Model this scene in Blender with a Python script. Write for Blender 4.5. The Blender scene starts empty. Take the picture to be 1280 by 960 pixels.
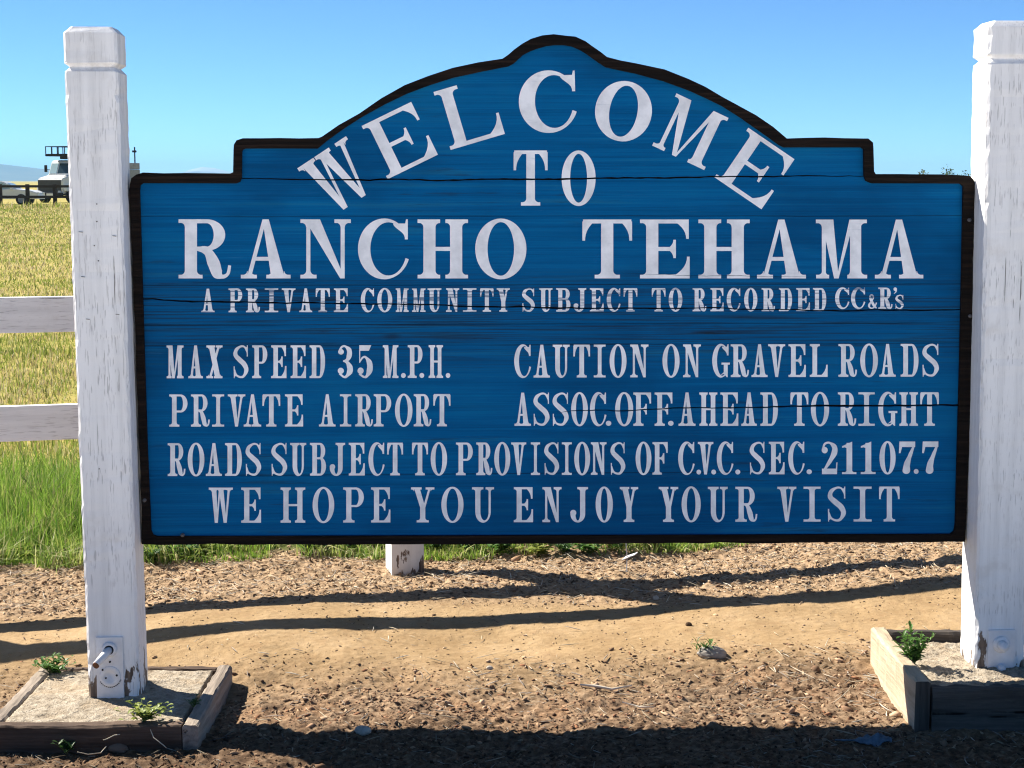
import bpy, bmesh, math, random
import numpy as np
from mathutils import Vector, Matrix
from mathutils.geometry import delaunay_2d_cdt
random.seed(7); rng = np.random.default_rng(7)
sc = bpy.context.scene; COL = sc.collection

# ------------------------------------------------------------------ camera, sky, sun, exposure
F = 2200.0; PITCH = math.atan(254 / F); H = 1.53
cam = bpy.data.cameras.new('camera'); cam.sensor_width = 36; cam.lens = F / 1280 * 36
cam.clip_start = .05; cam.clip_end = 60000
co = bpy.data.objects.new('camera', cam); COL.objects.link(co)
co.location = (0, 0, H); co.rotation_euler = (math.pi / 2 - PITCH, 0, 0); sc.camera = co
SX, SY, SZ = 1.03, -.62, -1.0                       # direction the sunlight travels
EL = math.atan2(1, math.hypot(SX, SY)); AZ = math.atan2(-SX, -SY)
w = bpy.data.worlds.new('World'); sc.world = w; w.use_nodes = True
nt = w.node_tree; bg = nt.nodes['Background']
sky = nt.nodes.new('ShaderNodeTexSky'); sky.sky_type = 'NISHITA'; sky.sun_disc = False
sky.sun_elevation = EL; sky.sun_rotation = AZ; sky.air_density = .5; sky.dust_density = 0; sky.ozone_density = 8
sky.altitude = 3000
tint = nt.nodes.new('ShaderNodeMix'); tint.data_type = 'RGBA'; tint.blend_type = 'MULTIPLY'; tint.inputs[0].default_value = 1; tint.inputs[7].default_value = (.93, 1.13, 1.06, 1)
nt.links.new(sky.outputs[0], tint.inputs[6]); nt.links.new(tint.outputs[2], bg.inputs[0]); bg.inputs[1].default_value = .068
sl = bpy.data.lights.new('sun', 'SUN'); sl.energy = 5; sl.angle = math.radians(.5); sl.color = (1, .93, .82)
so = bpy.data.objects.new('sun', sl); COL.objects.link(so)
so.rotation_euler = Vector((SX, SY, SZ)).to_track_quat('-Z', 'Y').to_euler(); so.location = (-8, 12, 9)
sc.view_settings.view_transform = 'Standard'; sc.view_settings.look = 'None'
sc.view_settings.exposure = 1.38; sc.view_settings.gamma = 1; sc.view_settings.use_curve_mapping = False
try:
    sc.cycles.use_denoising = True; sc.cycles.denoising_prefilter = 'ACCURATE'; sc.cycles.denoising_input_passes = 'RGB_ALBEDO_NORMAL'; sc.cycles.max_bounces = 8; sc.cycles.filter_width = 1.15; sc.cycles.sample_clamp_indirect = 4
except Exception: pass

def ray(px, py):
    x = (px - 640) / F; y = (480 - py) / F
    return np.array([x, math.cos(PITCH) + y * math.sin(PITCH), -math.sin(PITCH) + y * math.cos(PITCH)])
def G(px, py, z):
    d = ray(px, py); return np.array([0, 0, H]) + d * ((z - H) / d[2])
def AT(px, py, Y):
    d = ray(px, py); return np.array([0, 0, H]) + d * (Y / d[1])

# ------------------------------------------------------------------ helpers
def link(o, parent=None):
    COL.objects.link(o)
    if parent: o.parent = parent
    return o
def tag(o, label=None, cat=None, group=None, kind=None):
    if label: o['label'] = label
    if cat: o['category'] = cat; group = group or GRP.get(cat)
    if group: o['group'] = group
    if kind: o['kind'] = kind
    return o
GRP = {'weed': 'weeds growing around the sign', 'stone': 'loose stones on the bare ground', 'stick': 'dry sticks on the ground', 'dry stem': 'dry stems at the low footing', 'shrub': 'shrubs beyond the sign', 'footing': 'footings of the sign posts'}
def thing(name, label, cat, loc=(0, 0, 0), rz=0, group=None):
    o = bpy.data.objects.new(name, None); o.empty_display_size = .1; link(o)
    o.location = loc; o.rotation_euler = (0, 0, rz); return tag(o, label, cat, group)
def meshobj(name, v, f, mat, parent=None, smooth=False, loc=None):
    m = bpy.data.meshes.new(name); m.from_pydata([tuple(map(float, p)) for p in v], [], f); m.update()
    if smooth: m.polygons.foreach_set('use_smooth', [True] * len(m.polygons))
    m.materials.append(mat); o = bpy.data.objects.new(name, m); link(o, parent)
    if loc is not None: o.location = loc
    return o
def bmobj(name, bm, mat, parent=None, smooth=False, loc=None):
    m = bpy.data.meshes.new(name); bmesh.ops.recalc_face_normals(bm, faces=bm.faces); bm.to_mesh(m); bm.free()
    if smooth: m.polygons.foreach_set('use_smooth', [True] * len(m.polygons))
    m.materials.append(mat); o = bpy.data.objects.new(name, m); link(o, parent)
    if loc is not None: o.location = loc
    return o
def fastmesh(name, V, T, mat, cols=None, parent=None, smooth=False):
    """V (n,3), T (m,3) triangles, per point colours"""
    m = bpy.data.meshes.new(name); V = np.asarray(V, np.float32); T = np.asarray(T, np.int32)
    m.vertices.add(len(V)); m.vertices.foreach_set('co', V.ravel())
    k = T.shape[1]; m.loops.add(T.size); m.loops.foreach_set('vertex_index', T.ravel())
    m.polygons.add(len(T)); m.polygons.foreach_set('loop_start', np.arange(0, T.size, k, dtype=np.int32))
    if smooth: m.polygons.foreach_set('use_smooth', np.ones(len(T), bool))
    m.update(calc_edges=True)
    if cols is not None:
        a = m.attributes.new('tint', 'FLOAT_COLOR', 'POINT')
        c = np.ones((len(V), 4), np.float32); c[:, :3] = cols; a.data.foreach_set('color', c.ravel())
    m.validate(); m.materials.append(mat); o = bpy.data.objects.new(name, m); link(o, parent); return o
def add_box(bm, c, s, bev=0, rot=None):
    r = bmesh.ops.create_cube(bm, size=1); vs = r['verts']
    bmesh.ops.scale(bm, vec=s, verts=vs)
    if bev:
        es = list({e for v in vs for e in v.link_edges})
        g = bmesh.ops.bevel(bm, geom=es, offset=bev, segments=2, affect='EDGES', profile=.6); vs = list({v for f in g['faces'] for v in f.verts} | {v for v in vs if v.is_valid})
    if rot is not None: bmesh.ops.rotate(bm, cent=(0, 0, 0), matrix=rot, verts=vs)
    bmesh.ops.translate(bm, vec=c, verts=vs); return vs
def box(name, c, s, mat, parent, bev=0, rot=None):
    bm = bmesh.new(); add_box(bm, c, s, bev, rot); return bmobj(name, bm, mat, parent)
def add_cyl(bm, a, b, r0, r1=None, n=20):
    r1 = r0 if r1 is None else r1; a = Vector(a); b = Vector(b); d = b - a
    r = bmesh.ops.create_cone(bm, cap_ends=True, segments=n, radius1=r0, radius2=r1, depth=d.length)
    q = d.to_track_quat('Z', 'Y').to_matrix()
    bmesh.ops.rotate(bm, cent=(0, 0, 0), matrix=q, verts=r['verts']); bmesh.ops.translate(bm, vec=(a + b) / 2, verts=r['verts'])
def cyl(name, a, b, r0, mat, parent, r1=None, n=20):
    bm = bmesh.new(); add_cyl(bm, a, b, r0, r1, n); return bmobj(name, bm, mat, parent)
def hash2(ix, iy, s):
    n = (ix.astype(np.int64) * 374761393 + iy.astype(np.int64) * 668265263 + s * 1442695041) & 0x7fffffff
    n = ((n ^ (n >> 13)) * 1274126177) & 0x7fffffff
    return ((n ^ (n >> 16)) & 0xffff) / 65535.0
def vnoise(x, y, s=0):
    x0 = np.floor(x); y0 = np.floor(y); fx = x - x0; fy = y - y0
    fx = fx * fx * (3 - 2 * fx); fy = fy * fy * (3 - 2 * fy)
    a = hash2(x0, y0, s); b = hash2(x0 + 1, y0, s); c = hash2(x0, y0 + 1, s); d = hash2(x0 + 1, y0 + 1, s)
    return (a * (1 - fx) + b * fx) * (1 - fy) + (c * (1 - fx) + d * fx) * fy
def fbm(x, y, s=0, o=4):
    t = 0; a = .5
    for i in range(o): t = t + a * vnoise(x * 2 ** i + 17.3 * i, y * 2 ** i - 9.1 * i, s + i); a *= .5
    return t
def sstep(a, b, x):
    t = np.clip((x - a) / (b - a), 0, 1); return t * t * (3 - 2 * t)

# ------------------------------------------------------------------ materials
class NT:
    def __init__(s, name):
        s.m = bpy.data.materials.new(name); s.m.use_nodes = True; s.t = s.m.node_tree
        s.p = s.t.nodes['Principled BSDF']; s.co = None
    def n(s, typ, **k):
        o = s.t.nodes.new(typ)
        for a, b in k.items(): setattr(o, a, b)
        return o
    def l(s, a, b): s.t.links.new(a, b)
    def coord(s, scale=(1, 1, 1), loc=(0, 0, 0), rot=(0, 0, 0)):
        if s.co is None: s.co = s.n('ShaderNodeTexCoord').outputs['Object']
        mp = s.n('ShaderNodeMapping'); mp.inputs['Scale'].default_value = scale; mp.inputs['Location'].default_value = loc
        mp.inputs['Rotation'].default_value = rot; s.l(s.co, mp.inputs[0]); return mp.outputs[0]
    def noise(s, scale=(1, 1, 1), sc=1.0, det=4, rough=.55, loc=(0, 0, 0), dist=0):
        o = s.n('ShaderNodeTexNoise'); s.l(s.coord(scale, loc), o.inputs['Vector']); o.inputs['Scale'].default_value = sc
        o.inputs['Detail'].default_value = det; o.inputs['Roughness'].default_value = rough; o.inputs['Distortion'].default_value = dist
        return o.outputs['Fac']
    def ramp(s, fac, stops, interp='LINEAR'):
        r = s.n('ShaderNodeValToRGB'); r.color_ramp.interpolation = interp; e = r.color_ramp.elements
        while len(e) < len(stops): e.new(.5)
        for q, (p, c) in zip(e, stops):
            q.position = p; q.color = (*(c if isinstance(c, (tuple, list)) else (c, c, c)), 1)
        s.l(fac, r.inputs[0]); return r.outputs[0]
    def mix(s, fac, a, b, blend='MIX'):
        o = s.n('ShaderNodeMix', data_type='RGBA', blend_type=blend)
        for i, v in ((0, fac), (6, a), (7, b)):
            if isinstance(v, (int, float)): o.inputs[i].default_value = v
            elif isinstance(v, (tuple, list)): o.inputs[i].default_value = (*v, 1)
            else: s.l(v, o.inputs[i])
        return o.outputs[2]
    def math(s, op, a, b=0.0):
        o = s.n('ShaderNodeMath', operation=op)
        for i, v in ((0, a), (1, b)):
            if isinstance(v, (int, float)): o.inputs[i].default_value = v
            else: s.l(v, o.inputs[i])
        return o.outputs[0]
    def axis(s, i):
        x = s.n('ShaderNodeSeparateXYZ'); s.coord(); s.l(s.co, x.inputs[0]); return x.outputs[i]
    def rng(s, v, a, b, c=0.0, d=1.0):
        o = s.n('ShaderNodeMapRange'); o.interpolation_type = 'SMOOTHSTEP'; s.l(v, o.inputs[0])
        for i, q in enumerate((a, b, c, d)): o.inputs[i + 1].default_value = q
        return o.outputs[0]
    def out(s, color=None, rough=.6, bump=None, bs=.3, bd=.002, spec=.3, metal=0, bevel=0):
        p = s.p
        if color is not None:
            if isinstance(color, (tuple, list)): p.inputs['Base Color'].default_value = (*color, 1)
            else: s.l(color, p.inputs['Base Color'])
        if isinstance(rough, (int, float)): p.inputs['Roughness'].default_value = rough
        else: s.l(rough, p.inputs['Roughness'])
        p.inputs['Specular IOR Level'].default_value = spec; p.inputs['Metallic'].default_value = metal
        nrm = None
        if bevel:
            bv = s.n('ShaderNodeBevel'); bv.samples = 4; bv.inputs[0].default_value = bevel; nrm = bv.outputs[0]
        if bump is not None:
            b = s.n('ShaderNodeBump'); b.inputs['Strength'].default_value = bs; b.inputs['Distance'].default_value = bd
            s.l(bump, b.inputs['Height'])
            if nrm is not None: s.l(nrm, b.inputs['Normal'])
            nrm = b.outputs[0]
        if nrm is not None: s.l(nrm, p.inputs['Normal'])
        return s.m

def m_plain(name, c, rough=.5, spec=.4, metal=0, var=.15, sc=6):
    k = NT(name); n = k.noise((1, 1, 1), sc, 4)
    col = k.ramp(n, [(.3, tuple(q * (1 - var) for q in c)), (.7, tuple(min(1, q * (1 + var)) for q in c))])
    return k.out(col, rough, n, .15, .002, spec, metal)

def m_whitewood(name, along='z', seed=0.0, peel=None, white=(.88, .87, .87)):
    """weathered white paint over rough sawn timber; peel=(top of peeling zone, threshold)"""
    k = NT(name)
    hi, lo = 130, 2.6
    def s3(h, l): return (h, h, l) if along == 'z' else (l, h, h)
    L = (seed, seed * 1.7, seed * .3)
    fine = k.noise(s3(hi, 5), 1, 3, .6, L)
    dash = k.noise(s3(290, 17), 1, 2, .5, L)
    mid = k.noise(s3(30, 1.3), 1, 4, .6, L)
    big = k.noise((5, 5, 5), 1, 3, .5, L)
    col = k.mix(k.ramp(mid, [(.3, (.66, .65, .65)), (.62, white)]), white, white)
    col = k.ramp(mid, [(.3, tuple(q * .84 for q in white)), (.58, white)])
    dk = k.rng(dash, .355, .405, 1, 0)
    dk = k.math('MULTIPLY', dk, k.rng(big, .38, .62, .06, .62))
    col = k.mix(dk, col, (.40, .38, .385))
    crack = k.rng(k.noise(s3(95, 1.6), 1, 2, .5, (seed + 3, 1, 2)), .262, .285, 1, 0)
    col = k.mix(k.math('MULTIPLY', crack, .8), col, (.07, .06, .055))
    col = k.mix(k.math('MULTIPLY', k.rng(k.noise((9, 9, 9), 1, 4, .6, (seed + 9, 0, 0)), .58, .75), .3), col, (.55, .51, .47))
    h = k.math('SUBTRACT', k.math('ADD', k.math('MULTIPLY', fine, .5), mid), k.math('ADD', dk, crack))
    if peel:
        z0, z1, th = peel
        pz = k.rng(k.axis(2), z0, z1, 1, 0)
        pn = k.noise(s3(26, 9), 1, 4, .6, (seed, 4, 2))
        pm = k.rng(k.math('ADD', pn, k.math('MULTIPLY', pz, .32)), th, th + .035)
        bare = k.ramp(k.noise(s3(90, 4), 1, 4, .6), [(.3, (.07, .05, .04)), (.7, (.27, .2, .15))])
        col = k.mix(pm, col, bare); h = k.math('SUBTRACT', h, pm)
    return k.out(col, .75, h, .55, .0022, .25, bevel=.0)

def m_barewood(name, c0, c1, along='x', seed=0.0):
    k = NT(name)
    def s3(h, l): return {'x': (l, h, h), 'y': (h, l, h), 'z': (h, h, l)}[along]
    g = k.noise(s3(60, 3), 1, 5, .65, (seed, 1, 2), .3); b = k.noise(s3(14, 2), 1, 3, .5, (seed, 7, 2))
    col = k.ramp(k.math('ADD', k.math('MULTIPLY', g, .6), k.math('MULTIPLY', b, .4)), [(.32, c0), (.5, tuple((p + q) / 2 for p, q in zip(c0, c1))), (.66, c1)])
    cr = k.rng(k.noise(s3(26, 1.2), 1, 3, .5, (seed + 5, 3, 1)), .30, .34, 1, 0)
    col = k.mix(cr, col, tuple(q * .25 for q in c0))
    return k.out(col, .85, k.math('SUBTRACT', g, cr), .8, .006, .15)

def blue_nodes(k):
    st = k.noise((2.2, 2, 190), 1, 5, .6); st2 = k.noise((.9, 1, 46), 1, 4, .6, (3, 0, 1)); bl = k.noise((2.2, 1, 5), 1, 3, .5, (7, 2, 1))
    a = k.math('ADD', k.math('MULTIPLY', st, .45), k.math('MULTIPLY', st2, .55))
    col = k.ramp(a, [(.33, (.0004, .072, .20)), (.5, (.0008, .104, .285)), (.67, (.002, .148, .36))])
    # teal rubbed patches and dirty dark streaks
    col = k.mix(k.math('MULTIPLY', k.rng(k.math('ADD', st2, k.math('MULTIPLY', bl, .5)), .82, .98), .5), col, (.012, .13, .25))
    dirt = k.rng(k.math('ADD', k.noise((3.0, 1, 60), 1, 5, .7, (1, 5, 3)), k.math('MULTIPLY', bl, .55)), .88, 1.02)
    z = k.axis(2); zone = k.math('MULTIPLY', k.rng(z, .90, 1.08), k.rng(z, 1.19, 1.30, 1, 0))
    dirt = k.math('ADD', k.math('MULTIPLY', dirt, .55), k.math('MULTIPLY', k.math('MULTIPLY', zone, k.rng(st, .44, .62)), .8))
    col = k.mix(dirt, col, (.012, .03, .06))
    pt = k.noise((1.1, 1, 2.6), 1, 4, .6, (5, 3, 8)); col = k.mix(k.math('MULTIPLY', k.rng(pt, .36, .5, 1, 0), .45), col, (.001, .045, .135)); col = k.mix(k.math('MULTIPLY', k.rng(pt, .52, .66), .35), col, (.004, .15, .33))
    kn = k.noise((3.2, 1, 9), 1, 2, .5, (12, 3, 5)); col = k.mix(k.math('MULTIPLY', k.rng(kn, .70, .78), .75), col, (.010, .022, .045))
    # pale scuffs
    sc_ = k.math('MULTIPLY', k.rng(k.noise((4, 1, 120), 1, 4, .7, (8, 8, 2)), .66, .76), .3)
    col = k.mix(sc_, col, (.1, .3, .48))
    return col, a, st
def m_blue():
    k = NT('blue_painted_planks'); col, a, st = blue_nodes(k)
    # plank joints that stay closed: fine dark grooves at fixed heights, wavering a little
    z = k.axis(2); wob = k.math('MULTIPLY', k.math('SUBTRACT', k.noise((1.6, 0, 0), 1, 3, .6), .5), .012)
    zz = k.math('ADD', z, wob); g = None
    for h in GROOVES:
        q = k.rng(k.math('ABSOLUTE', k.math('SUBTRACT', zz, h)), .0007, .0022, 1, 0); g = q if g is None else k.math('MAXIMUM', g, q)
    g = k.math('MULTIPLY', g, k.rng(k.noise((2.5, 0, 9), 1, 2), .36, .5, .35, .9))
    col = k.mix(k.math('MULTIPLY', g, .6), col, (.004, .018, .04))
    h = k.math('SUBTRACT', k.math('ADD', a, k.math('MULTIPLY', st, .6)), g)
    return k.out(col, k.ramp(st, [(.3, .6), (.7, .8)]), h, .55, .0028, .05)
def m_letter(name, worn):
    k = NT(name); n = k.noise((14, 14, 14), 1, 4, .6); st = k.noise((5, 1, 150), 1, 4, .65)
    col = k.ramp(n, [(.33, (.68, .69, .73)), (.6, (.9, .9, .94))])
    col = k.mix(k.math('MULTIPLY', k.rng(st, .58, .74), .12), col, (.45, .46, .52))
    thin = k.rng(k.math('ADD', k.math('MULTIPLY', k.noise((9, 1, 30), 1, 4, .7, (6, 2, 9)), .6), k.math('MULTIPLY', st, .4)), .56, .70); col = k.mix(k.math('MULTIPLY', thin, .22), col, (.10, .19, .34))
    if worn:
        pat = k.noise((6, 1, 20), 1, 3, .6, (2, 2, 4))
        wn = k.rng(k.math('ADD', k.math('MULTIPLY', st, .75), k.math('MULTIPLY', pat, .5)), .62, .76)
        col = k.mix(k.math('MULTIPLY', wn, .8), col, (.03, .09, .2))
    return k.out(col, .6, st, .25, .001, .3)
def m_border():
    k = NT('dark_brown_border'); g = k.noise((3, 60, 110), 1, 5, .65); b = k.noise((3, 3, 3), 1, 3)
    col = k.ramp(g, [(.3, (.003, .0025, .0025)), (.5, (.009, .006, .005)), (.74, (.032, .019, .013))])
    pt = k.rng(k.noise((7, 7, 26), 1, 4, .7, (4, 1, 0)), .72, .76)
    pt = k.math('MULTIPLY', pt, .5)
    col = k.mix(pt, col, (.17, .13, .09))
    return k.out(col, .8, k.math('ADD', g, b), .9, .005, .12, bevel=.003)
def m_tint(name, rough=.8, spec=.15, trans=0, bumpsc=None):
    k = NT(name); a = k.n('ShaderNodeAttribute', attribute_name='tint'); 
    if bumpsc:
        n = k.noise((1, 1, 1), bumpsc, 4); col = k.mix(k.ramp(n, [(.3, .55), (.7, 1.0)]), (0, 0, 0), a.outputs['Color']); m = k.out(col, rough, n, .6, .003, spec)
    else:
        m = k.out(a.outputs['Color'], rough, None, spec=spec)
    if trans:
        tr = k.n('ShaderNodeBsdfTranslucent'); k.l(a.outputs['Color'], tr.inputs[0]); mx = k.n('ShaderNodeMixShader'); mx.inputs[0].default_value = trans
        k.l(k.p.outputs[0], mx.inputs[1]); k.l(tr.outputs[0], mx.inputs[2]); k.l(mx.outputs[0], k.t.nodes['Material Output'].inputs[0])
    return m
def m_leaf(name, c0, c1):
    k = NT(name); n = k.noise((1, 1, 1), 45, 3); col = k.ramp(n, [(.35, c0), (.65, c1)])
    m = k.out(col, .5, None, spec=.4)
    tr = k.n('ShaderNodeBsdfTranslucent'); k.l(col, tr.inputs[0]); mx = k.n('ShaderNodeMixShader'); mx.inputs[0].default_value = .4
    k.l(k.p.outputs[0], mx.inputs[1]); k.l(tr.outputs[0], mx.inputs[2]); k.l(mx.outputs[0], k.t.nodes['Material Output'].inputs[0])
    return m
def m_ground():
    k = NT('soil_and_meadow'); a = k.n('ShaderNodeAttribute', attribute_name='tint')
    sp = k.n('ShaderNodeSeparateColor'); k.l(a.outputs['Color'], sp.inputs[0])
    n1 = k.noise((1, 1, 1), 3, 5, .6); n2 = k.noise((1, 1, 1), 42, 5, .65); n3 = k.noise((1, 1, 1), 190, 3, .6); nf = k.noise((1, 1, 1), .35, 4)
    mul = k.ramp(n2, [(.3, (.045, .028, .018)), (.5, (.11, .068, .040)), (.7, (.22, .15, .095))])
    pale = k.ramp(n2, [(.36, (.05, .031, .02)), (.46, (.185, .122, .075)), (.66, (.35, .25, .16))]); la = k.n('ShaderNodeAttribute', attribute_name='shadow_tone')
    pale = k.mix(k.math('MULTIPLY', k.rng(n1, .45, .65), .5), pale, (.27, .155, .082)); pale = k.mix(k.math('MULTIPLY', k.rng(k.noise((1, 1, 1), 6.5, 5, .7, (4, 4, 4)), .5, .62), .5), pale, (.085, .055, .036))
    mul = k.mix(la.outputs['Fac'], pale, mul)  # darker soil tone painted in where the sign's shadow falls
    path = k.ramp(k.math('ADD', k.math('MULTIPLY', n1, .65), k.math('MULTIPLY', n2, .35)), [(.33, (.25, .165, .082)), (.5, (.335, .23, .122)), (.66, (.40, .285, .165))])
    path = k.mix(k.math('MULTIPLY', k.rng(n3, .55, .68), .45), path, (.19, .12, .065)); path = k.mix(k.math('MULTIPLY', k.rng(k.noise((1, 1, 1), 11, 5, .7), .52, .66), .4), path, (.25, .155, .08))
    back = k.ramp(n2, [(.34, (.10, .064, .038)), (.46, (.31, .21, .125)), (.68, (.44, .32, .205))])
    mead = k.ramp(k.math('ADD', k.math('MULTIPLY', nf, .6), k.math('MULTIPLY', n1, .4)), [(.35, (.20, .21, .045)), (.5, (.33, .28, .08)), (.65, (.42, .33, .13))])
    fr = k.n('ShaderNodeAttribute', attribute_name='fresh'); mead = k.mix(fr.outputs['Fac'], mead, k.ramp(n2, [(.3, (.05, .06, .015)), (.7, (.12, .13, .035))]))
    col = k.mix(sp.outputs[0], mul, path); col = k.mix(sp.outputs[1], col, back); col = k.mix(sp.outputs[2], col, mead)
    return k.out(col, .95, k.math('ADD', n2, k.math('MULTIPLY', n3, .5)), .55, .006, .08)

GROOVES = []
# ------------------------------------------------------------------ ground, hills, haze
FENCE_SL = .27
def zones(x, y):
    wob = (fbm(x * 1.4, y * 1.4, 5, 4) - .47) * .55
    p0 = 5.50 + .05 * x + wob * .8; p1 = 6.40 + .13 * x + wob * .6
    path = sstep(p0 - .22, p0 + .26, y) * (1 - sstep(p1 - .18, p1 + .18, y))
    g0 = 7.36 + .08 * x + .3 * np.maximum(0, x - .4) + wob * .25
    back = sstep(p1 - .18, p1 + .18, y) * (1 - sstep(g0 - .05, g0 + .2, y))
    mead = sstep(g0 - .05, g0 + .2, y)
    return path, back, mead
def gz(x, y):
    x = np.asarray(x, float); y = np.asarray(y, float)
    r = np.hypot(x, y - 5.5)
    z = -.055 + .075 * (fbm(x * 1.15 + 3, y * .9, 11, 2) - .42) * sstep(5.3, 5.9, y) * (1 - sstep(7.3, 8.3, y)) + .03 * (fbm(x * .9 + 3, y * .9, 11, 3) - .44) * (1 - sstep(8, 20, r))
    z = z - .03 * sstep(-.3, -1.3, x) * (1 - sstep(5.3, 6.0, y))
    z = z + .155 * sstep(25, 95, y) + (fbm(x * .05, y * .05, 3, 3) - .44) * .25 * sstep(20, 60, r) * (1 - sstep(80, 100, r) * .7)
    sfl = y - (7.07 + .27 * (x + .44)); z = z + .052 * sstep(-.05, -.42, sfl) * sstep(5.25, 5.75, y) * (1 - sstep(6, 12, np.abs(x)))
    path, back, mead = zones(x, y)
    nearw = 1 - sstep(10, 20, r)
    rough = (1 - path) * (1 - .5 * mead)
    z = z + nearw * .036 * (fbm(x * 3.1, y * 3.1, 21, 3) - .44) * (.75 + .25 * rough)
    z = z + nearw * rough * (.024 * (fbm(x * 17, y * 17, 31, 3) - .44) + .012 * (vnoise(x * 62, y * 62, 41) - .5))
    z = z + nearw * path * (.006 * (fbm(x * 13, y * 13, 51, 3) - .44) + .003 * (vnoise(x * 70, y * 70, 42) - .5))
    return z
def lines(a, b, st, far, gr=1.13, back=None):
    c = list(np.arange(a, b + 1e-9, st)); s = st; q = b
    hi = []
    while q < far: s *= gr; q += s; hi.append(q)
    lo = []; s = st; q = a
    while q > -(back or far): s *= gr; q -= s; lo.append(q)
    return np.array(lo[::-1] + c + hi)
gx = lines(-2.15, 2.15, .0075, 15000); gy = lines(4.45, 7.9, .0075, 15000)
XX, YY = np.meshgrid(gx, gy); ZZ = gz(XX, YY)
nx, ny = len(gx), len(gy); idx = np.arange(nx * ny).reshape(ny, nx)
Q = np.stack([idx[:-1, :-1], idx[:-1, 1:], idx[1:, 1:], idx[1:, :-1]], -1).reshape(-1, 4)
zc = np.stack(zones(XX, YY), -1).reshape(-1, 3)
def shadowed(x, y): return 1 - sstep(-.16, .16, y - (4.95 + .22 * (fbm(x * 1.6, y * 1.6, 101, 4) - .45) * 2 - .06 * x))   # front soil coloured darker to deepen the sign's cast shadow

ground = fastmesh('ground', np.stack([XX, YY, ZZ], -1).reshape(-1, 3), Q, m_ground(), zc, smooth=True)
a_ = ground.data.attributes.new('fresh', 'FLOAT', 'POINT'); a_.data.foreach_set('value', (1 - sstep(8.3, 9.6, YY)).astype(np.float32).ravel())
a_ = ground.data.attributes.new('shadow_tone', 'FLOAT', 'POINT'); a_.data.foreach_set('value', shadowed(XX, YY).astype(np.float32).ravel())  # weight of the shadow darkening put into the soil colour
tag(ground, 'bare brown earth and worn dirt path running back into a dry meadow', 'ground', kind='structure')

kk = NT('bounce_gravel'); n_ = kk.noise((1, 1, 1), 30, 5, .65); b_ = kk.noise((1, 1, 1), 1.2, 4)  # unseen sheet added before the sign, pale to bounce light onto its shaded front
mbounce = kk.out(kk.mix(kk.math('MULTIPLY', kk.rng(b_, .4, .65), .4), kk.ramp(n_, [(.3, (.48, .46, .43)), (.7, (.72, .70, .66))]), (.56, .53, .48)), .95, n_, .6, .01, .1)
rx = np.linspace(-60, 60, 240); ry = np.linspace(-26, 4.2, 100); RX, RY = np.meshgrid(rx, ry); RY = RY - .25 * fbm(RX * .8, RX * 0, 8, 3) * (RY > 4)
idr = np.arange(RX.size).reshape(RX.shape); RZ = gz(RX, RY) * .5 + .02
tag(fastmesh('bounce_sheet', np.stack([RX, RY, RZ], -1).reshape(-1, 3), np.stack([idr[:-1, :-1], idr[:-1, 1:], idr[1:, 1:], idr[1:, :-1]], -1).reshape(-1, 4), mbounce, smooth=True), 'pale gravel sheet added in front of the sign to bounce light', 'bounce_sheet', kind='structure')
def hill_range(name, mat, Yc, depth, prof, label, base=-8):
    """solid ridge: crest profile along X with slopes in front and behind"""
    xs = np.linspace(prof[0][0], prof[-1][0], 260); zs = np.interp(xs, [p[0] for p in prof], [p[1] for p in prof])
    zs = zs * (1 + .16 * (fbm(xs * .0032, xs * 0 + 2, 61, 4) - .47)); V = []; rows = 17
    for j in range(rows):
        t = j / (rows - 1) * 2 - 1; hgt = max(0, 1 - abs(t)) ** 1.15
        yy = Yc + t * depth + (fbm(xs * .002, xs * 0 + j * .6, 63, 3) - .5) * depth * .3
        zz = base + (zs - base) * hgt * (1 + .35 * (fbm(xs * .004, xs * 0 + j * .4, 64, 4) - .47) * (abs(t) > .02))
        V.append(np.stack([xs, yy, zz], -1))
    V = np.concatenate(V); n = len(xs); id_ = np.arange(rows * n).reshape(rows, n)
    q = np.stack([id_[:-1, :-1], id_[:-1, 1:], id_[1:, 1:], id_[1:, :-1]], -1).reshape(-1, 4)
    o = fastmesh(name, V, q, mat, smooth=True); return tag(o, label, 'hills', kind='structure')
kk = NT('far_forest'); c = kk.ramp(kk.noise((1, 1, 1), .004, 5), [(.35, (.045, .06, .045)), (.65, (.12, .12, .075))]); mhill = kk.out(c, .95, spec=.05)
kk = NT('snow_slopes'); z = kk.axis(2); nz = kk.noise((1, 1, 1), .006, 5)
sn = kk.rng(kk.math('ADD', z, kk.math('MULTIPLY', nz, 70)), 75, 105); c = kk.mix(sn, (.09, .10, .12), (.42, .45, .52)); msnow = kk.out(c, .9, spec=.05)
hx = lambda px, Y: (px - 640) * Y / F
hz = lambda py, Y: H + (226 - py) * Y / F
Yh = 9000
hill_range('hills', mhill, Yh, 900, [(hx(-900, Yh), 20), (hx(-600, Yh), 60), (hx(-250, Yh), hz(204, Yh)), (hx(-60, Yh), hz(200, Yh)), (hx(0, Yh), hz(205, Yh)), (hx(60, Yh), hz(211, Yh)), (hx(140, Yh), hz(219, Yh)), (hx(240, Yh), hz(226, Yh)), (hx(420, Yh), hz(229, Yh))], 'low blue ridge on the horizon at the left', -5)
Yh = 12000
hill_range('hills', msnow, Yh, 1400, [(hx(170, Yh), -4), (hx(220, Yh), hz(221, Yh)), (hx(240, Yh), hz(212, Yh)), (hx(256, Yh), hz(208.5, Yh)), (hx(270, Yh), hz(210, Yh)), (hx(285, Yh), hz(214, Yh)), (hx(330, Yh), hz(222, Yh)), (hx(420, Yh), -4)], 'distant snow topped mountain just above the sign shoulder', -5)

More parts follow.
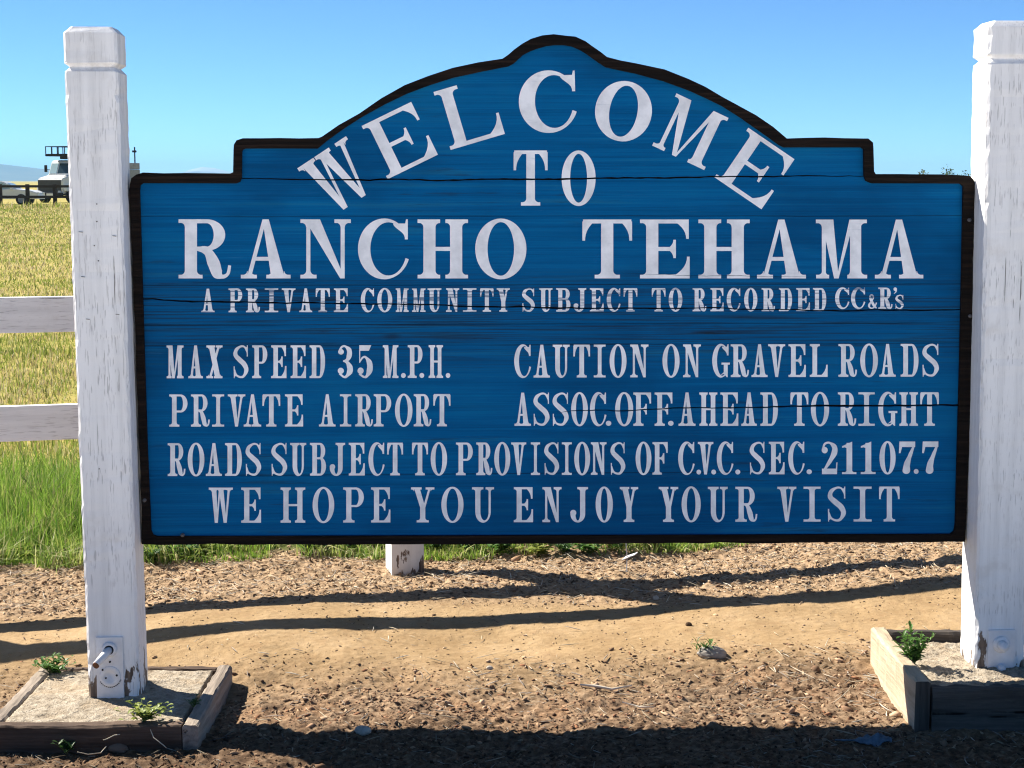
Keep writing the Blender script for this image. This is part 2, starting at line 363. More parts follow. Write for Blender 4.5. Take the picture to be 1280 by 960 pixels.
bm = bmesh.new(); add_box(bm, (0, 0, 62), (31200, 31200, 170)); hm = bpy.data.materials.new('pale_air'); hm.use_nodes = True
ht = hm.node_tree; ht.nodes.remove(ht.nodes['Principled BSDF']); pv = ht.nodes.new('ShaderNodeVolumePrincipled')
pv.inputs['Color'].default_value = (.38, .70, 1, 1); pv.inputs['Density'].default_value = 1.15e-4; pv.inputs['Anisotropy'].default_value = .0
ht.links.new(pv.outputs[0], ht.nodes['Material Output'].inputs['Volume'])
hz_o = bmobj('haze', bm, hm); tag(hz_o, kind='stuff')

# ------------------------------------------------------------------ the sign: layout on the board plane
YAW = math.radians(2.5); cy, sy = math.cos(YAW), math.sin(YAW); O = np.array([0, 5.255, 0.0])
def loc3(v): v = np.asarray(v) - O; return np.array([v[0] * cy + v[1] * sy, -v[0] * sy + v[1] * cy, v[2]])
CL = loc3((0, 0, H))
def B(px, py, dep=0.0):
    d = ray(px, py); d = np.array([d[0] * cy + d[1] * sy, -d[0] * sy + d[1] * cy, d[2]])
    p = CL + d * ((dep - CL[1]) / d[1]); return (p[0], p[2])

# ---- lettering: serif capitals built from strokes in a box of width w, cap height 1
ST = .062
def quad(*p): return list(p)
def rect(x0, y0, x1, y1): return [(x0, y0), (x1, y0), (x1, y1), (x0, y1)]
def flipx(ps, w): return [[(w - x, y) for x, y in p] for p in ps]
def flipy(ps): return [[(x, 1 - y) for x, y in p] for p in ps]
def strip(xs, ys, xe): return [[(xs[i], ys[i]), (xe, ys[i]), (xe, ys[i + 1]), (xs[i + 1], ys[i + 1])] for i in range(len(xs) - 1)]
def serif(x0, x1, L, R, br=.07):
    """bottom serif under a stem x0..x1 reaching L and R beyond it"""
    ps = [rect(x0 - L, 0, x1 + R, ST)]
    for s, x, e in ((-1, x0, L), (1, x1, R)):
        if e <= 0: continue
        b = min(e * .9, .075); t = np.linspace(0, math.pi / 2, 6)
        xs = x + s * (b - b * np.sin(t)); ys = ST - .002 + br * (1 - np.cos(t)) / 1.0
        ps += strip(list(xs), list(ys), x - s * .01)
    return ps
def stem(x0, x1, bl=0, br=0, tl=0, tr=0):
    ps = [rect(x0, 0, x1, 1)]
    if bl or br: ps += serif(x0, x1, bl, br)
    if tl or tr: ps += flipy(serif(x0, x1, tl, tr))
    return ps
def beak(x1, y, ln, bw=.045, tw=.2, T=.07):
    """vertical beak hanging from the top y at the right end x1"""
    s = np.linspace(0, 1, 7); xs = x1 - bw - (tw - bw) * s ** 2.3; ys = y - ln + (ln - T * .5) * s
    return strip(list(xs), list(ys), x1)
def ring(oc, orr, ic, ir, a0, a1, n=26):
    t = np.radians(np.linspace(a0, a1, n)); o = [(oc[0] + orr[0] * math.cos(a), oc[1] + orr[1] * math.sin(a)) for a in t]
    i = [(ic[0] + ir[0] * math.cos(a), ic[1] + ir[1] * math.sin(a)) for a in t]
    return [[o[k], o[k + 1], i[k + 1], i[k]] for k in range(n - 1)]
def disc(c, r, n=18): return [[(c[0] + r * math.cos(2 * math.pi * k / n), c[1] + r * math.sin(2 * math.pi * k / n)) for k in range(n)]]
def edisc(c, rx, ry, n=18): return [[(c[0] + rx * math.cos(2 * math.pi * k / n), c[1] + ry * math.sin(2 * math.pi * k / n)) for k in range(n)]]
def stroke(P, W, n=9):
    P = np.array(P, float); W = np.array(W, float); q = np.vstack([2 * P[0] - P[1], P, 2 * P[-1] - P[-2]]); pts = []; ws = []
    for i in range(len(P) - 1):
        p0, p1, p2, p3 = q[i:i + 4]
        for t in np.linspace(0, 1, n, endpoint=(i == len(P) - 2)):
            pts.append(.5 * (2 * p1 + (p2 - p0) * t + (2 * p0 - 5 * p1 + 4 * p2 - p3) * t * t + (3 * p1 - p0 - 3 * p2 + p3) * t ** 3))
            e = t * t * (3 - 2 * t); ws.append(W[i] * (1 - e) + W[i + 1] * e)
    pts = np.array(pts); ws = np.array(ws); d = np.gradient(pts, axis=0); d /= np.linalg.norm(d, axis=1)[:, None] + 1e-9
    nn = np.stack([-d[:, 1], d[:, 0]], 1); a = pts + nn * ws[:, None] / 2; b = pts - nn * ws[:, None] / 2
    return [[tuple(a[k]), tuple(b[k]), tuple(b[k + 1]), tuple(a[k + 1])] for k in range(len(a) - 1)]
def bowl(x0, xe, y0, y1, S, T):
    xb = min(x0 + .35 * (xe - x0), xe - S * 1.02 - .02); ry = (y1 - y0) / 2; c = (xb, (y0 + y1) / 2)
    ps = ring(c, (xe - xb, ry), c, (max(xe - xb - S, .012), ry - T), -90, 90)
    return ps + [rect(x0 - .01, y1 - T, xb + .004, y1), rect(x0 - .01, y0, xb + .004, y0 + T)]
def glyph(ch, w, S, T):
    S = min(S, w * .31); l = min(.105, w * .15); sl = l
    if ch in 'HM': S = min(S, w * (.25 if ch == 'H' else .235)); l = min(l, w * .115); sl = l
    if ch == 'M': T = min(T, w * .11)
    if ch == 'A' or ch == 'V':
        ax = w * (.5 if ch == 'A' else .5)
        rb = w - l
        ps = [quad((rb - 1.12 * S, 0), (rb, 0), (ax + min(.05, .3 * S), 1), (ax - min(.055, .3 * S), 1)), quad((l, 0), (l + 1.05 * T, 0), (ax + .01, 1), (ax - min(.055, .3 * S), 1))]
        ps += serif(l + .008, l + 1.15 * T, sl, sl * .9, .06) + serif(rb - 1.1 * S, rb - .01, sl * .85, sl, .06)
        if ch == 'A':
            f = lambda y, a, b: a + (b - a) * y
            ps += [rect(f(.33, l + .5 * T, ax), .30, f(.33, rb - .6 * S, ax), .30 + T * .95)]
            return ps
        return [[(w - x, 1 - y) for x, y in p] for p in ps]
    if ch == 'W':
        b1 = .31 * w; b2 = .68 * w; S2 = min(S * .86, w * .2); t0 = l * .75; m = .49 * w; r1 = w - l * .75
        return [quad((t0, 1), (t0 + 1.1 * S2, 1), (b1 + .045, 0), (b1 - .04, 0)), quad((m - S2 * .35, 1), (m + T * .75 - S2 * .35, 1), (b1 + .045, 0), (b1, 0)),
                quad((m - S2 * .45, 1), (m + S2 * .6, 1), (b2 + .045, 0), (b2 - .04, 0)), quad((r1 - T * 1.05, 1), (r1, 1), (b2 + .045, 0), (b2, 0))] + \
            flipy(serif(t0, t0 + 1.1 * S2, t0, sl * .6, .05) + serif(m - S2 * .4, m + S2 * .55, sl * .7, sl * .6, .05) + serif(r1 - T, r1, sl * .8, w - r1, .05))
    if ch == 'M':
        xr = w - l - S * .9; xl = l + T * .2; v = (xl + xr) / 2 + .01
        return stem(xr, xr + S * .92, sl * .45, sl) + [quad((xl, 0), (xl + T, 0), (xl + T, 1), (xl, 1)), quad((xl - .01, 1), (xl + S * .95, 1), (v + .035, 0), (v - .04, 0)),
               quad((xr - .01, 1), (xr + min(.07, S * .5), 1), (v + .035, 0), (v + .0, 0))] + serif(xl, xl + T, sl * .95, sl * .55, .05) + flipy(serif(xl, xl + S * .8, l, 0)) + flipy(serif(xr + S * .1, xr + S * .9, 0, l))
    if ch == 'N':
        xr = w - l - T
        return [quad((l * .95, 0), (l * .95 + T, 0), (l * .95 + T, 1), (l * .95, 1)), rect(xr, 0, xr + T, 1), quad((l * .7, 1), (l * .7 + S * 1.25, 1), (xr + T, 0), (xr + T - .075, 0))] + \
            serif(l * .95, l * .95 + T, sl * .95, sl, .08) + flipy(serif(xr, xr + T, sl, sl, .08)) + flipy(serif(l * .9, l * .9 + T, l * .9, 0))
    if ch in 'EFL':
        ps = stem(l, l + S, sl, 0 if ch != 'F' else sl, sl, 0 if ch != 'L' else sl)
        if ch in 'EF':
            ps += [rect(l, 1 - T, w - .015, 1)] + beak(w - .015, 1, .33, .045, min(.24, w * .35), T)
            xm = l + S + (w - l - S) * .56; ps += [rect(l, .5 - T / 2, xm, .5 + T / 2)]
            a = beak(xm, .5 + T / 2, .19, .042, .15, T); ps += a + [[(x, 2 * .5 - y) for x, y in p] for p in a]
        if ch in 'EL':
            ps += [rect(l, 0, w, T)] + flipy(beak(w, 1, .37, .045, min(.28, w * .4), T))
        return ps
    if ch == 'T':
        c = w / 2
        return stem(c - S / 2, c + S / 2, sl * 1.05, sl * 1.05) + [rect(.012, 1 - T, w - .012, 1)] + beak(w, 1, .36, .045, min(.2, w * .3), T) + flipx(beak(w, 1, .36, .045, min(.2, w * .3), T), w)
    if ch == 'I':
        e = (w - S) / 2; return stem(e, w - e, e, e, e, e)
    if ch == 'H':
        return stem(l, l + S, sl, sl * .8, sl, sl * .8) + stem(w - l - S, w - l, sl * .8, sl, sl * .8, sl) + [rect(l, .5 - T / 2, w - l, .5 + T / 2)]
    if ch == 'D': return stem(l, l + S, sl, 0, sl, 0) + bowl(l + S, w, 0, 1, S, T)
    if ch == 'P': return stem(l, l + S, sl, sl, sl, 0) + bowl(l + S, w, .44, 1, S, T)
    if ch == 'B': return stem(l, l + S, sl, 0, sl, 0) + bowl(l + S, w * .95, .5, 1, S * .95, T) + bowl(l + S, w, 0, .5 + T, S, T)
    if ch == 'R':
        return stem(l, l + S, sl, sl * .9, sl, 0) + bowl(l + S, w * .88, .47, 1, S * .95, T) + \
            stroke([(l + S - .01, .505), (w * .54, .46), (w * .66, .26), (w * .73, .09), (w * .83, .03), (w * .93, .08), (w * .965, .22)], [T, S * .7, S * 1.0, S * .9, T * 1.0, T * .8, T * .75])
    if ch in 'O0':
        c = (w / 2, .5); return ring(c, (w / 2, .515), c, (w / 2 - S * 1.02, .515 - T * .9), 0, 360, 49)
    if ch in 'CG':
        wo = w * 1.04; oc = (wo / 2, .5); ir = ((wo - S - T) / 2, .515 - T * .95); ic = (S * 1.02 + ir[0], .5)
        xr = w - .01
        ps = ring(oc, (wo / 2, .515), ic, ir, 40, 340 if ch == 'C' else 300, 44)
        s = np.linspace(0, 1, 8); xs = xr - .05 - (min(.2, w * .3)) * np.sin(s * math.pi / 2) ** 3 ; ys = .66 + .27 * s
        ps += strip(list(xs), list(ys), xr) + [quad((xr - .05, .9), (xr, .9), (xr, 1.0), (xr - .03, 1.0))]
        if ch == 'C':
            pass
        else:
            x1 = w * .93; x0 = x1 - S * .85; ps += [rect(x0, .1, x1, .43), quad((x0, .1), (x1, .1), (x1, .0), (x1 - .03, .0)), quad((x0 - .1, .06), (x0 + .05, .12), (x0 + .05, .2), (x0 - .02, .13))]
            ps += [[(x, y + .38) for x, y in p] for p in [rect(x0 - sl * .9, 0, min(x1 + sl, w + .03), ST)]]
        return ps
    if ch == 'U':
        xr = w - l - T; yb = .30; oc = ((l + xr + T) / 2, yb); ro = ((xr + T - l) / 2, yb + .012); ri = ((xr - l - S) / 2, yb + .012 - T * 1.1)
        return [rect(l, yb, l + S, 1), rect(xr, yb, xr + T, 1)] + ring(oc, ro, (l + S + ri[0], yb), ri, 180, 360) + flipy(serif(l, l + S, sl, sl * .9)) + flipy(serif(xr, xr + T, sl * .9, sl))
    if ch == 'J':
        x1 = w - sl; x0 = x1 - S; yb = .24; c = ((x1 + .03) / 2, yb)
        ro = (x1 - c[0], yb + .012); ri = (ro[0] - S, ro[1] - T * .95)
        return [rect(x0, yb, x1, 1)] + flipy(serif(x0, x1, sl, sl)) + ring(c, ro, (c[0], yb), (max(ri[0], .02), ri[1]), -178, 0, 24) + edisc((.03 + S * .58, .265), S * .6, .085)
    if ch == 'X':
        return [quad((l * .9, 1), (l * .9 + S * 1.2, 1), (w - l * .8, 0), (w - l * .8 - S * 1.2, 0)), quad((w - l - T * 1.1, 1), (w - l, 1), (l + T * 1.1, 0), (l, 0))] + \
            serif(l, l + T, sl, sl * .9, .05) + serif(w - l * .8 - S * 1.15, w - l * .8, sl * .6, l * .8, .05) + flipy(serif(l * .9, l * .9 + S * 1.15, l * .9, sl * .6, .05) + serif(w - l - T, w - l, sl * .9, sl, .05))
    if ch == 'Y':
        c = w * .5
        return [rect(c - S / 2, 0, c + S / 2, .44)] + serif(c - S / 2, c + S / 2, sl, sl) + [quad((l * .8, 1), (l * .8 + S * 1.1, 1), (c + S / 2, .42), (c - S / 2, .42)), quad((w - l - T, 1), (w - l, 1), (c + S / 2, .42), (c + S / 2 - T * 1.1, .42))] + \
            flipy(serif(l * .8, l * .8 + S * 1.05, l * .8, sl * .7, .05) + serif(w - l - T, w - l, sl * .9, l, .05))
    if ch in 'Ss':
        ps = stroke([(w * .88, .80), (w * .72, .95), (w * .47, .965), (w * .2, .86), (w * .16, .70), (w * .42, .555), (w * .70, .42), (w * .83, .25), (w * .68, .07), (w * .45, .035), (w * .2, .1), (w * .08, .26)],
                    [T * .7, T * .85, T, S * .75, S * .95, S * 1.1, S * 1.1, S * .95, S * .55, T, T * .9, T * .7])
        b = [quad((w * .86, .66), (w * .92, .66), (w * .92, 1.0), (w * .87, 1.0)), quad((w * .88, .68), (w * .9, .97), (w * .78, .93), (w * .82, .86))]
        b += [quad((w * .05, 0), (w * .09, 0), (w * .1, .36), (w * .035, .36)), quad((w * .07, .33), (w * .06, .03), (w * .2, .08), (w * .15, .15))]
        return ps + b
    if ch == '1': 
        c = w * .52; return [rect(c - S * .6, 0, c + S * .6, .96), quad((c - S * .6, .80), (c + S * .6, .96), (c + S * .6, 1.0), (.02, .86)), quad((.02, .86), (.02, .81), (c - S * .5, .84), (c + S * .3, .98))] + serif(c - S * .6, c + S * .6, w * .3, w * .28, .05)
    if ch == '2':
        return edisc((S * .62, .74), S * .62, .1) + stroke([(w * .07, .76), (w * .2, .93), (w * .5, .965), (w * .80, .84), (w * .80, .66), (w * .55, .42), (w * .2, .15), (w * .1, .06)], [T * .9, T, T, S * 1.0, S * 1.15, S * .8, T * 1.1, T]) + [rect(w * .02, 0, w * .93, .17), quad((w * .88, 0), (w * .96, 0), (w, .36), (w * .93, .36))] 
    if ch == '3':
        return edisc((S * .7, .80), S * .62, .085) + edisc((S * .66, .22), S * .66, .095) + stroke([(w * .12, .84), (w * .28, .95), (w * .5, .965), (w * .76, .85), (w * .76, .68), (w * .62, .55), (w * .36, .51)], [T, T, T, S, S * 1.1, S * .7, T * .8]) + \
            stroke([(w * .36, .525), (w * .62, .48), (w * .80, .33), (w * .80, .2), (w * .6, .06), (w * .4, .035), (w * .12, .14)], [T * .8, S * .7, S * 1.2, S * 1.2, S * .6, T, T])
    if ch == '5':
        return edisc((S * .66, .22), S * .66, .1) + stroke([(w * .16, .50), (w * .34, .62), (w * .55, .63), (w * .80, .46), (w * .81, .24), (w * .62, .06), (w * .42, .035), (w * .12, .13)], [T * .7, T * .9, T * 1.1, S * 1.15, S * 1.25, S * .6, T, T]) + \
            [rect(w * .12, .46, w * .18, 1), quad((w * .12, .83), (w * .76, .83), (w * .92, 1), (w * .12, 1))]
    if ch == '7':
        return [rect(0.02, .83, w, 1), quad((.0, .64), (.05, .64), (.10, .84), (.02, 1)), quad((w * .86, .86), (w, 1), (w * .98, .88), (w * .80, .70))] + stroke([(w * .93, .88), (w * .68, .56), (w * .5, .3), (w * .46, .1)], [T * 1.0, S * .75, S * 1.2, S * 1.5]) + edisc((w * .455, .1), S * .75, .1)
    if ch == '&':
        return stroke([(w * .98, .42), (w * .8, .16), (w * .5, .03), (w * .2, .08), (w * .13, .25), (w * .35, .48), (w * .58, .68), (w * .6, .86), (w * .42, .96), (w * .25, .84), (w * .35, .6), (w * .7, .2), (w * .98, .03)],
                      [T, T, T, S * .6, S * .8, T * 1.2, T, T * 1.2, T, S * .7, S, S, T])
    if ch == '.': return edisc((w / 2, .075), w / 2 * .92, .076)
    if ch == "'": return edisc((w * .5, .93), w * .42, .085) + stroke([(w * .7, .94), (w * .7, .82), (w * .25, .72)], [w * .4, w * .3, w * .15])
    return [rect(0, 0, w, 1)]

def ccw(p):
    a = sum(p[i][0] * p[(i + 1) % len(p)][1] - p[(i + 1) % len(p)][0] * p[i][1] for i in range(len(p)))
    return (p if a > 0 else p[::-1]), abs(a)
def union(add, sub=()):
    """triangulated union of the polygons in add minus those in sub (all in board coordinates)"""
    V = []; Fc = []; k = 0
    for j, p in enumerate(list(add) + list(sub)):
        p, a = ccw(p)
        if a < 1e-9: p = None
        if p is None: Fc.append(None); continue
        Fc.append(list(range(len(V), len(V) + len(p)))); V += p
    keep = [i for i, f in enumerate(Fc) if f is not None]; na = len(add)
    P = np.array(V, float); m0 = P.mean(0); K = 1000.0
    ed = [(f[i], f[(i + 1) % len(f)]) for f in Fc if f for i in range(len(f))]
    ov, oe, of, iv, ie, if_ = delaunay_2d_cdt([Vector(q) for q in ((P - m0) * K).tolist()], ed, [], 0, 1e-4)
    W = np.array([(v[0], v[1]) for v in ov]) / K + m0; T = np.array([list(f) for f in of]); C = W[T].mean(1)
    ina = np.zeros(len(T), bool); ins = np.zeros(len(T), bool)
    for i in keep:
        q = P[Fc[i]]; b = (C[:, 0] > q[:, 0].min()) & (C[:, 0] < q[:, 0].max()) & (C[:, 1] > q[:, 1].min()) & (C[:, 1] < q[:, 1].max())
        j = np.nonzero(b)[0]
        if not len(j): continue
        c = C[j]; r_ = np.zeros(len(j), bool); x1, y1 = q[-1]
        for x2, y2 in q:
            if y1 != y2: r_ ^= ((y1 > c[:, 1]) != (y2 > c[:, 1])) & (c[:, 0] < (x2 - x1) * (c[:, 1] - y1) / (y2 - y1) + x1)
            x1, y1 = x2, y2
        (ina if i < na else ins)[j[r_]] = True
    return [tuple(v) for v in W.tolist()], [t.tolist() for t in T[ina & ~ins]]
def solid(v2, tri, y0, y1, V=None, Fs=None):
    V = [] if V is None else V; Fs = [] if Fs is None else Fs
    n0 = len(V); n = len(v2)
    V += [(x, y0, z) for x, z in v2] + [(x, y1, z) for x, z in v2]; cnt = {}
    for t in tri:
        Fs.append([n0 + i for i in t]); Fs.append([n0 + n + i for i in t[::-1]])
        for a, b in zip(t, t[1:] + t[:1]): cnt[(a, b)] = 1
    for a, b in cnt:
        if (b, a) not in cnt: Fs.append([n0 + b, n0 + a, n0 + n + a, n0 + n + b])
    return V, Fs

def resamp(P, step):
    P = np.array(P, float); out = []
    for a, b in zip(P[:-1], P[1:]):
        n = max(1, int(np.linalg.norm(b - a) / step)); out += [a + (b - a) * i / n for i in range(n)]
    out.append(P[-1]); return np.array(out)
def crackpoly(P, W, seed):
    """wavering crack, P pixels, W half widths in pixels at each point"""
    q = resamp(P, 7.0); L = np.array([p[0] for p in P]); hw = np.interp(q[:, 0], L, W)
    r = np.random.default_rng(seed); j = np.cumsum(r.normal(0, .35, len(q))); j -= np.linspace(j[0], j[-1], len(q)); j = np.clip(j, -1.6, 1.6)
    hw = hw * r.uniform(.75, 1.3, len(q)); ps = []
    up = [B(x, y - h + d, .008) for (x, y), h, d in zip(q, hw, j)]; dn = [B(x, y + h + d, .008) for (x, y), h, d in zip(q, hw, j)]
    return [[up[i], up[i + 1], dn[i + 1], dn[i]] for i in range(len(q) - 1)]
CR = crackpoly([(296, 222.5), (420, 224), (560, 224.5), (700, 223.5), (860, 222), (960, 220.5), (1084, 220)], [.5, .9, .9, 1.0, .9, .8, .4], 1)
CR += crackpoly([(170, 373.5), (240, 377), (400, 379), (540, 380.5), (620, 382), (700, 384.5), (840, 385), (960, 386.5), (1060, 388), (1206, 387)], [.9, .9, .8, .8, .9, .9, .7, .7, .8, .7], 2)
CR += crackpoly([(697, 516.5), (716, 514), (780, 514.3), (822, 512.5), (850, 510), (905, 509), (960, 507.5), (1010, 507), (1070, 505.5), (1206, 506)], [.15, .6, .6, .7, .7, .7, .8, 1.1, 1.1, 1.2], 3)
CR += crackpoly([(240, 352.5), (330, 353.2), (420, 353)], [.1, .3, .1], 4) + crackpoly([(780, 342), (905, 344), (1010, 346)], [.1, .3, .1], 5)
GROOVES += [B(640, y, .008)[1] for y in (270, 356, 405, 431, 592)]

outer = [(178, 680.5), (176, 610), (172, 500), (168, 380), (163.5, 270), (161.3, 238), (162.2, 229), (165.5, 222.5), (171, 218.3), (179, 216.6), (230, 216.8), (288, 217.3), (290.8, 215), (290.8, 187), (292, 180.5), (296, 175.5), (303, 173), (350, 172.7), (398, 173), (402, 171.5), (424, 157), (448.7, 142), (477, 123.5), (505.6, 107), (536, 94.7), (566.6, 85), (598, 78.2), (628, 72.8), (635, 69.5), (643.7, 62), (653, 54.5), (664, 48.8), (678, 44.6), (692, 43), (706, 43.6), (719, 46.6), (731, 51.5), (741, 57.5), (751, 65.5), (759, 71.8), (775, 75), (794, 78.8), (829.5, 87.4), (860, 98.7), (882, 109), (902.5, 120.8), (924, 132.5), (944.7, 144), (966, 158.5), (983, 172.2), (1030, 172.3), (1078, 172.3), (1085, 173.8), (1090, 177.8), (1092, 184), (1092.3, 215), (1094.5, 217.8), (1150, 218), (1205, 218.7), (1212, 220.5), (1217, 224.5), (1218.8, 231), (1217, 300), (1214.5, 420), (1211.5, 540), (1208, 640), (1206, 677), (900, 678.5), (560, 679.8)]
inner = [(189, 663), (184.5, 560), (181, 450), (177.5, 330), (174.8, 238), (175.6, 231.5), (179, 229), (240, 229), (295, 229.3), (300, 227.5), (302.3, 222.5), (302.6, 190), (303.6, 187), (306.5, 185.8), (350, 185.6), (397, 185.8), (410, 175), (431, 160), (452.8, 146), (480, 131), (507.7, 117.5), (537, 106.5), (566.6, 97.2), (602, 89.5), (635.6, 83), (642, 79.5), (653.8, 68.7), (663, 64), (672.5, 60.5), (683, 57.6), (693.6, 56.3), (704, 56.3), (714.7, 58), (724, 62), (733.4, 67.5), (745, 76), (756.9, 84), (775, 88), (794.4, 92), (829.5, 101.5), (860.3, 112.8), (881, 122), (902.5, 132.5), (924, 146), (944.7, 160.6), (961, 172), (974, 181.5), (980, 184.3), (1040, 184.3), (1076, 184.3), (1079.3, 187), (1079.7, 219.2), (1082, 226), (1090, 229.3), (1150, 229.3), (1200, 229.6), (1203.8, 233), (1202, 330), (1199.5, 450), (1196.5, 560), (1194, 655), (1192.5, 664), (1188, 667.5), (900, 668.6), (560, 669.6), (197, 670.5), (191.5, 668.5)]
rr = np.random.default_rng(5)
op = resamp(outer + outer[:1], 22)[:-1]; op = op + rr.normal(0, .5, op.shape); ip = resamp(inner + inner[:1], 30)[:-1]
OUT = [B(x, y) for x, y in op]; INN = [B(x, y) for x, y in ip]
ci = np.mean(INN, 0); PAN = [tuple(ci + (np.array(q) - ci) * 1.004) for q in INN]

sign = thing('welcome_sign', 'large blue wooden welcome sign with white lettering and dark border between two white posts', 'sign', (O[0], O[1], 0), YAW)
MB_, MBD, MBK = m_blue(), m_border(), m_barewood('backing_timber', (.012, .009, .007), (.05, .035, .025))
v2, tri = union([PAN], CR); V, Fs = solid(v2, tri, .008, .027); panel = meshobj('panel', V, Fs, MB_, sign)
v2, tri = union([OUT], [INN]); V, Fs = solid(v2, tri, -.004, .030); meshobj('border', V, Fs, MBD, sign)
co_ = np.mean(OUT, 0); bk = [tuple(co_ + (np.array(q) - co_) * .992) for q in OUT]
v2, tri = union([bk]); V, Fs = solid(v2, tri, .031, .046); meshobj('backing_board', V, Fs, MBK, sign)

ML, MLW = m_letter('white_lettering', 0), m_letter('worn_white_lettering', 1)
def text_line(label, items, mat=ML):
    """items: (char, x0, x1, baseline y, cap height px, S, T, rotation deg)"""
    V, Fs = [], []
    for ch, x0, x1, yb, hh, S, T, rot in items:
        c, s = math.cos(math.radians(rot)), math.sin(math.radians(rot))
        polys = [[B(x0 + hh * (x * c - y * s), yb - hh * (x * s + y * c), .008) for x, y in p] for p in glyph(ch, (x1 - x0) / hh, S, T)]
        us = [q for p in polys for q in p]; a0, a1 = min(q[0] for q in us) - .01, max(q[0] for q in us) + .01; b0, b1 = min(q[1] for q in us) - .01, max(q[1] for q in us) + .01
        sub = [p for p in CR if max(q[0] for q in p) > a0 and min(q[0] for q in p) < a1 and max(q[1] for q in p) > b0 and min(q[1] for q in p) < b1]
        v2, tri = union(polys, sub); solid(v2, tri, .0068, .0081, V, Fs)
    o = meshobj('lettering', V, Fs, mat, panel); o['label'] = label; return o
def run(s, xs, y0, y1, h0, h1, S, T):
    """letters of s (no spaces) with x ranges; baseline and cap height run linearly from px 200 to px 1180"""
    r = []
    for ch, (a, b) in zip(s, xs):
        t = ((a + b) / 2 - 200) / 980; r.append([ch, a, b, y0 + (y1 - y0) * t, h0 + (h1 - h0) * t, S, T, 0])
    return r
def prs(t): v = [float(q) for q in t.split()]; return list(zip(v[::2], v[1::2]))
text_line('WELCOME in white capitals on an arch', [('W', 413, 486, 273.0, 75, .19, .07, 33.5), ('E', 484.5, 554.5, 224, 74, .19, .07, 26), ('L', 563.3, 634, 187.4, 75.5, .19, .07, 16.5), ('C', 649.5, 721, 166.0, 76, .26, .085, 1.5), ('O', 738, 809, 169, 73.5, .24, .085, -10), ('M', 813.9, 886.9, 181.3, 72, .19, .07, -25.3), ('E', 893.1, 964.1, 221.6, 75, .19, .07, -34.3)])
text_line('TO in white capitals', [('T', 642, 684.5, 257, 69, .155, .065, 0), ('O', 702, 744.5, 256.5, 67.5, .155, .07, 0)])
text_line('RANCHO TEHAMA in large white capitals', run('RANCHOTEHAMA', prs('223.3 289.5 300.5 364 375.6 438.6 447.5 510.5 522 585 594 658 728 790 800 862 873 937 945.6 1008 1018.8 1083.5 1093 1154.7'), 348, 348, 74, 73.5, .205, .068))
l3 = run('APRIVATECOMMUNITYSUBJECTTORECORDED', prs('251.3 268.6 285.7 302.8 307.5 324.8 331 347.8 352 369.6 374 390.5 394.7 412.3 417.4 435 451 467.8 471.6 490.3 494.3 510.7 514.7 531.8 534.5 551.7 557.6 574 578.7 595.5 600.2 616.9 620.9 637.3 652.5 668.9 674 690.5 695.2 713 716.2 732.7 737.3 754.5 758.4 775.5 779.5 796.6 814.7 831.8 835.8 852.9 865.8 882.7 888 904.5 908.4 925.5 930.2 946.6 952 968.4 973.6 990 995.2 1012.3 1016.2 1032.7'), 390.5, 388.4, 30, 28.5, .17, .075)
for q in l3:
    if q[0] == 'I': q[5] = .26
l3 += [[c, a, b, y, h, .18, .08, 0] for c, a, b, y, h in (('C', 1043.9, 1061.5, 386, 26.5), ('C', 1063.8, 1081.4, 386, 26.5), ('&', 1084.9, 1095.8, 385.7, 18), ('R', 1097.8, 1115.4, 386, 26.5), ("'", 1116.4, 1121.4, 386.5, 27), ('s', 1118.9, 1129.8, 386, 17.4))]
text_line('A PRIVATE COMMUNITY SUBJECT TO RECORDED CC&R\'s in small worn white capitals', l3, MLW)
a = dict(S=.165, T=.07)
l4 = run('MAXSPEED35M.P.H.', prs('207.8 229.4 235.2 253.9 258.1 278.1 291.4 311.3 315.3 334.1 339 358.1 363.3 382.5 387 406.3 422.2 441 446.9 465.6 478.1 498 501 507.5 509.7 528.1 524 530.5 535.8 553.8 556.9 563.1'), 472.8, 471.5, 41, 41, .135, .062)
for q in l4:
    if q[0] in '35': q[5] = .17
text_line('MAX SPEED 35 M.P.H. in white capitals', l4)
text_line('PRIVATE AIRPORT in white capitals', run('PRIVATEAIRPORT', prs('211.7 234.4 238.8 262.2 265.3 280.2 284.4 307 304.4 326.9 328.1 350.3 356.3 378.9 398.4 419.8 425 439 444 466 467.2 489 493.8 515.6 517.2 539 541.7 563.1'), 533.3, 532, 40.3, 40.3, .14, .062))
text_line('CAUTION ON GRAVEL ROADS in white capitals', run('CAUTIONONGRAVELROADS', prs('642.8 663.6 666.7 687.8 690.9 712 716.7 737.5 742.2 756.9 762 783.1 787.8 810.5 828.1 849.4 853.9 876 890.3 911 913.4 936 939 959.8 959.8 981.7 985.6 1007.2 1012.2 1034.4 1048 1071 1075.3 1097.2 1098.8 1120 1125.8 1148 1152.3 1174.5'), 473, 470.7, 41, 41, .14, .062))
text_line('ASSOC.OFF.AHEAD TO RIGHT in white capitals', run('ASSOC.OFF.AHEADTORIGHT', prs('642.8 664 666.3 687.8 690.2 711.6 714 734.7 737.5 757.8 756.9 764.4 769 791.4 791.7 814.4 818.3 841 834.8 842.2 847.8 869.7 874.2 896.6 900.5 922.8 926.3 946.3 950.5 972.3 988 1010.3 1013.6 1036.3 1047.3 1070 1073 1093.3 1097.7 1120.3 1124.2 1147.3 1150.3 1173.4'), 532.2, 532.2, 41, 42, .14, .062))
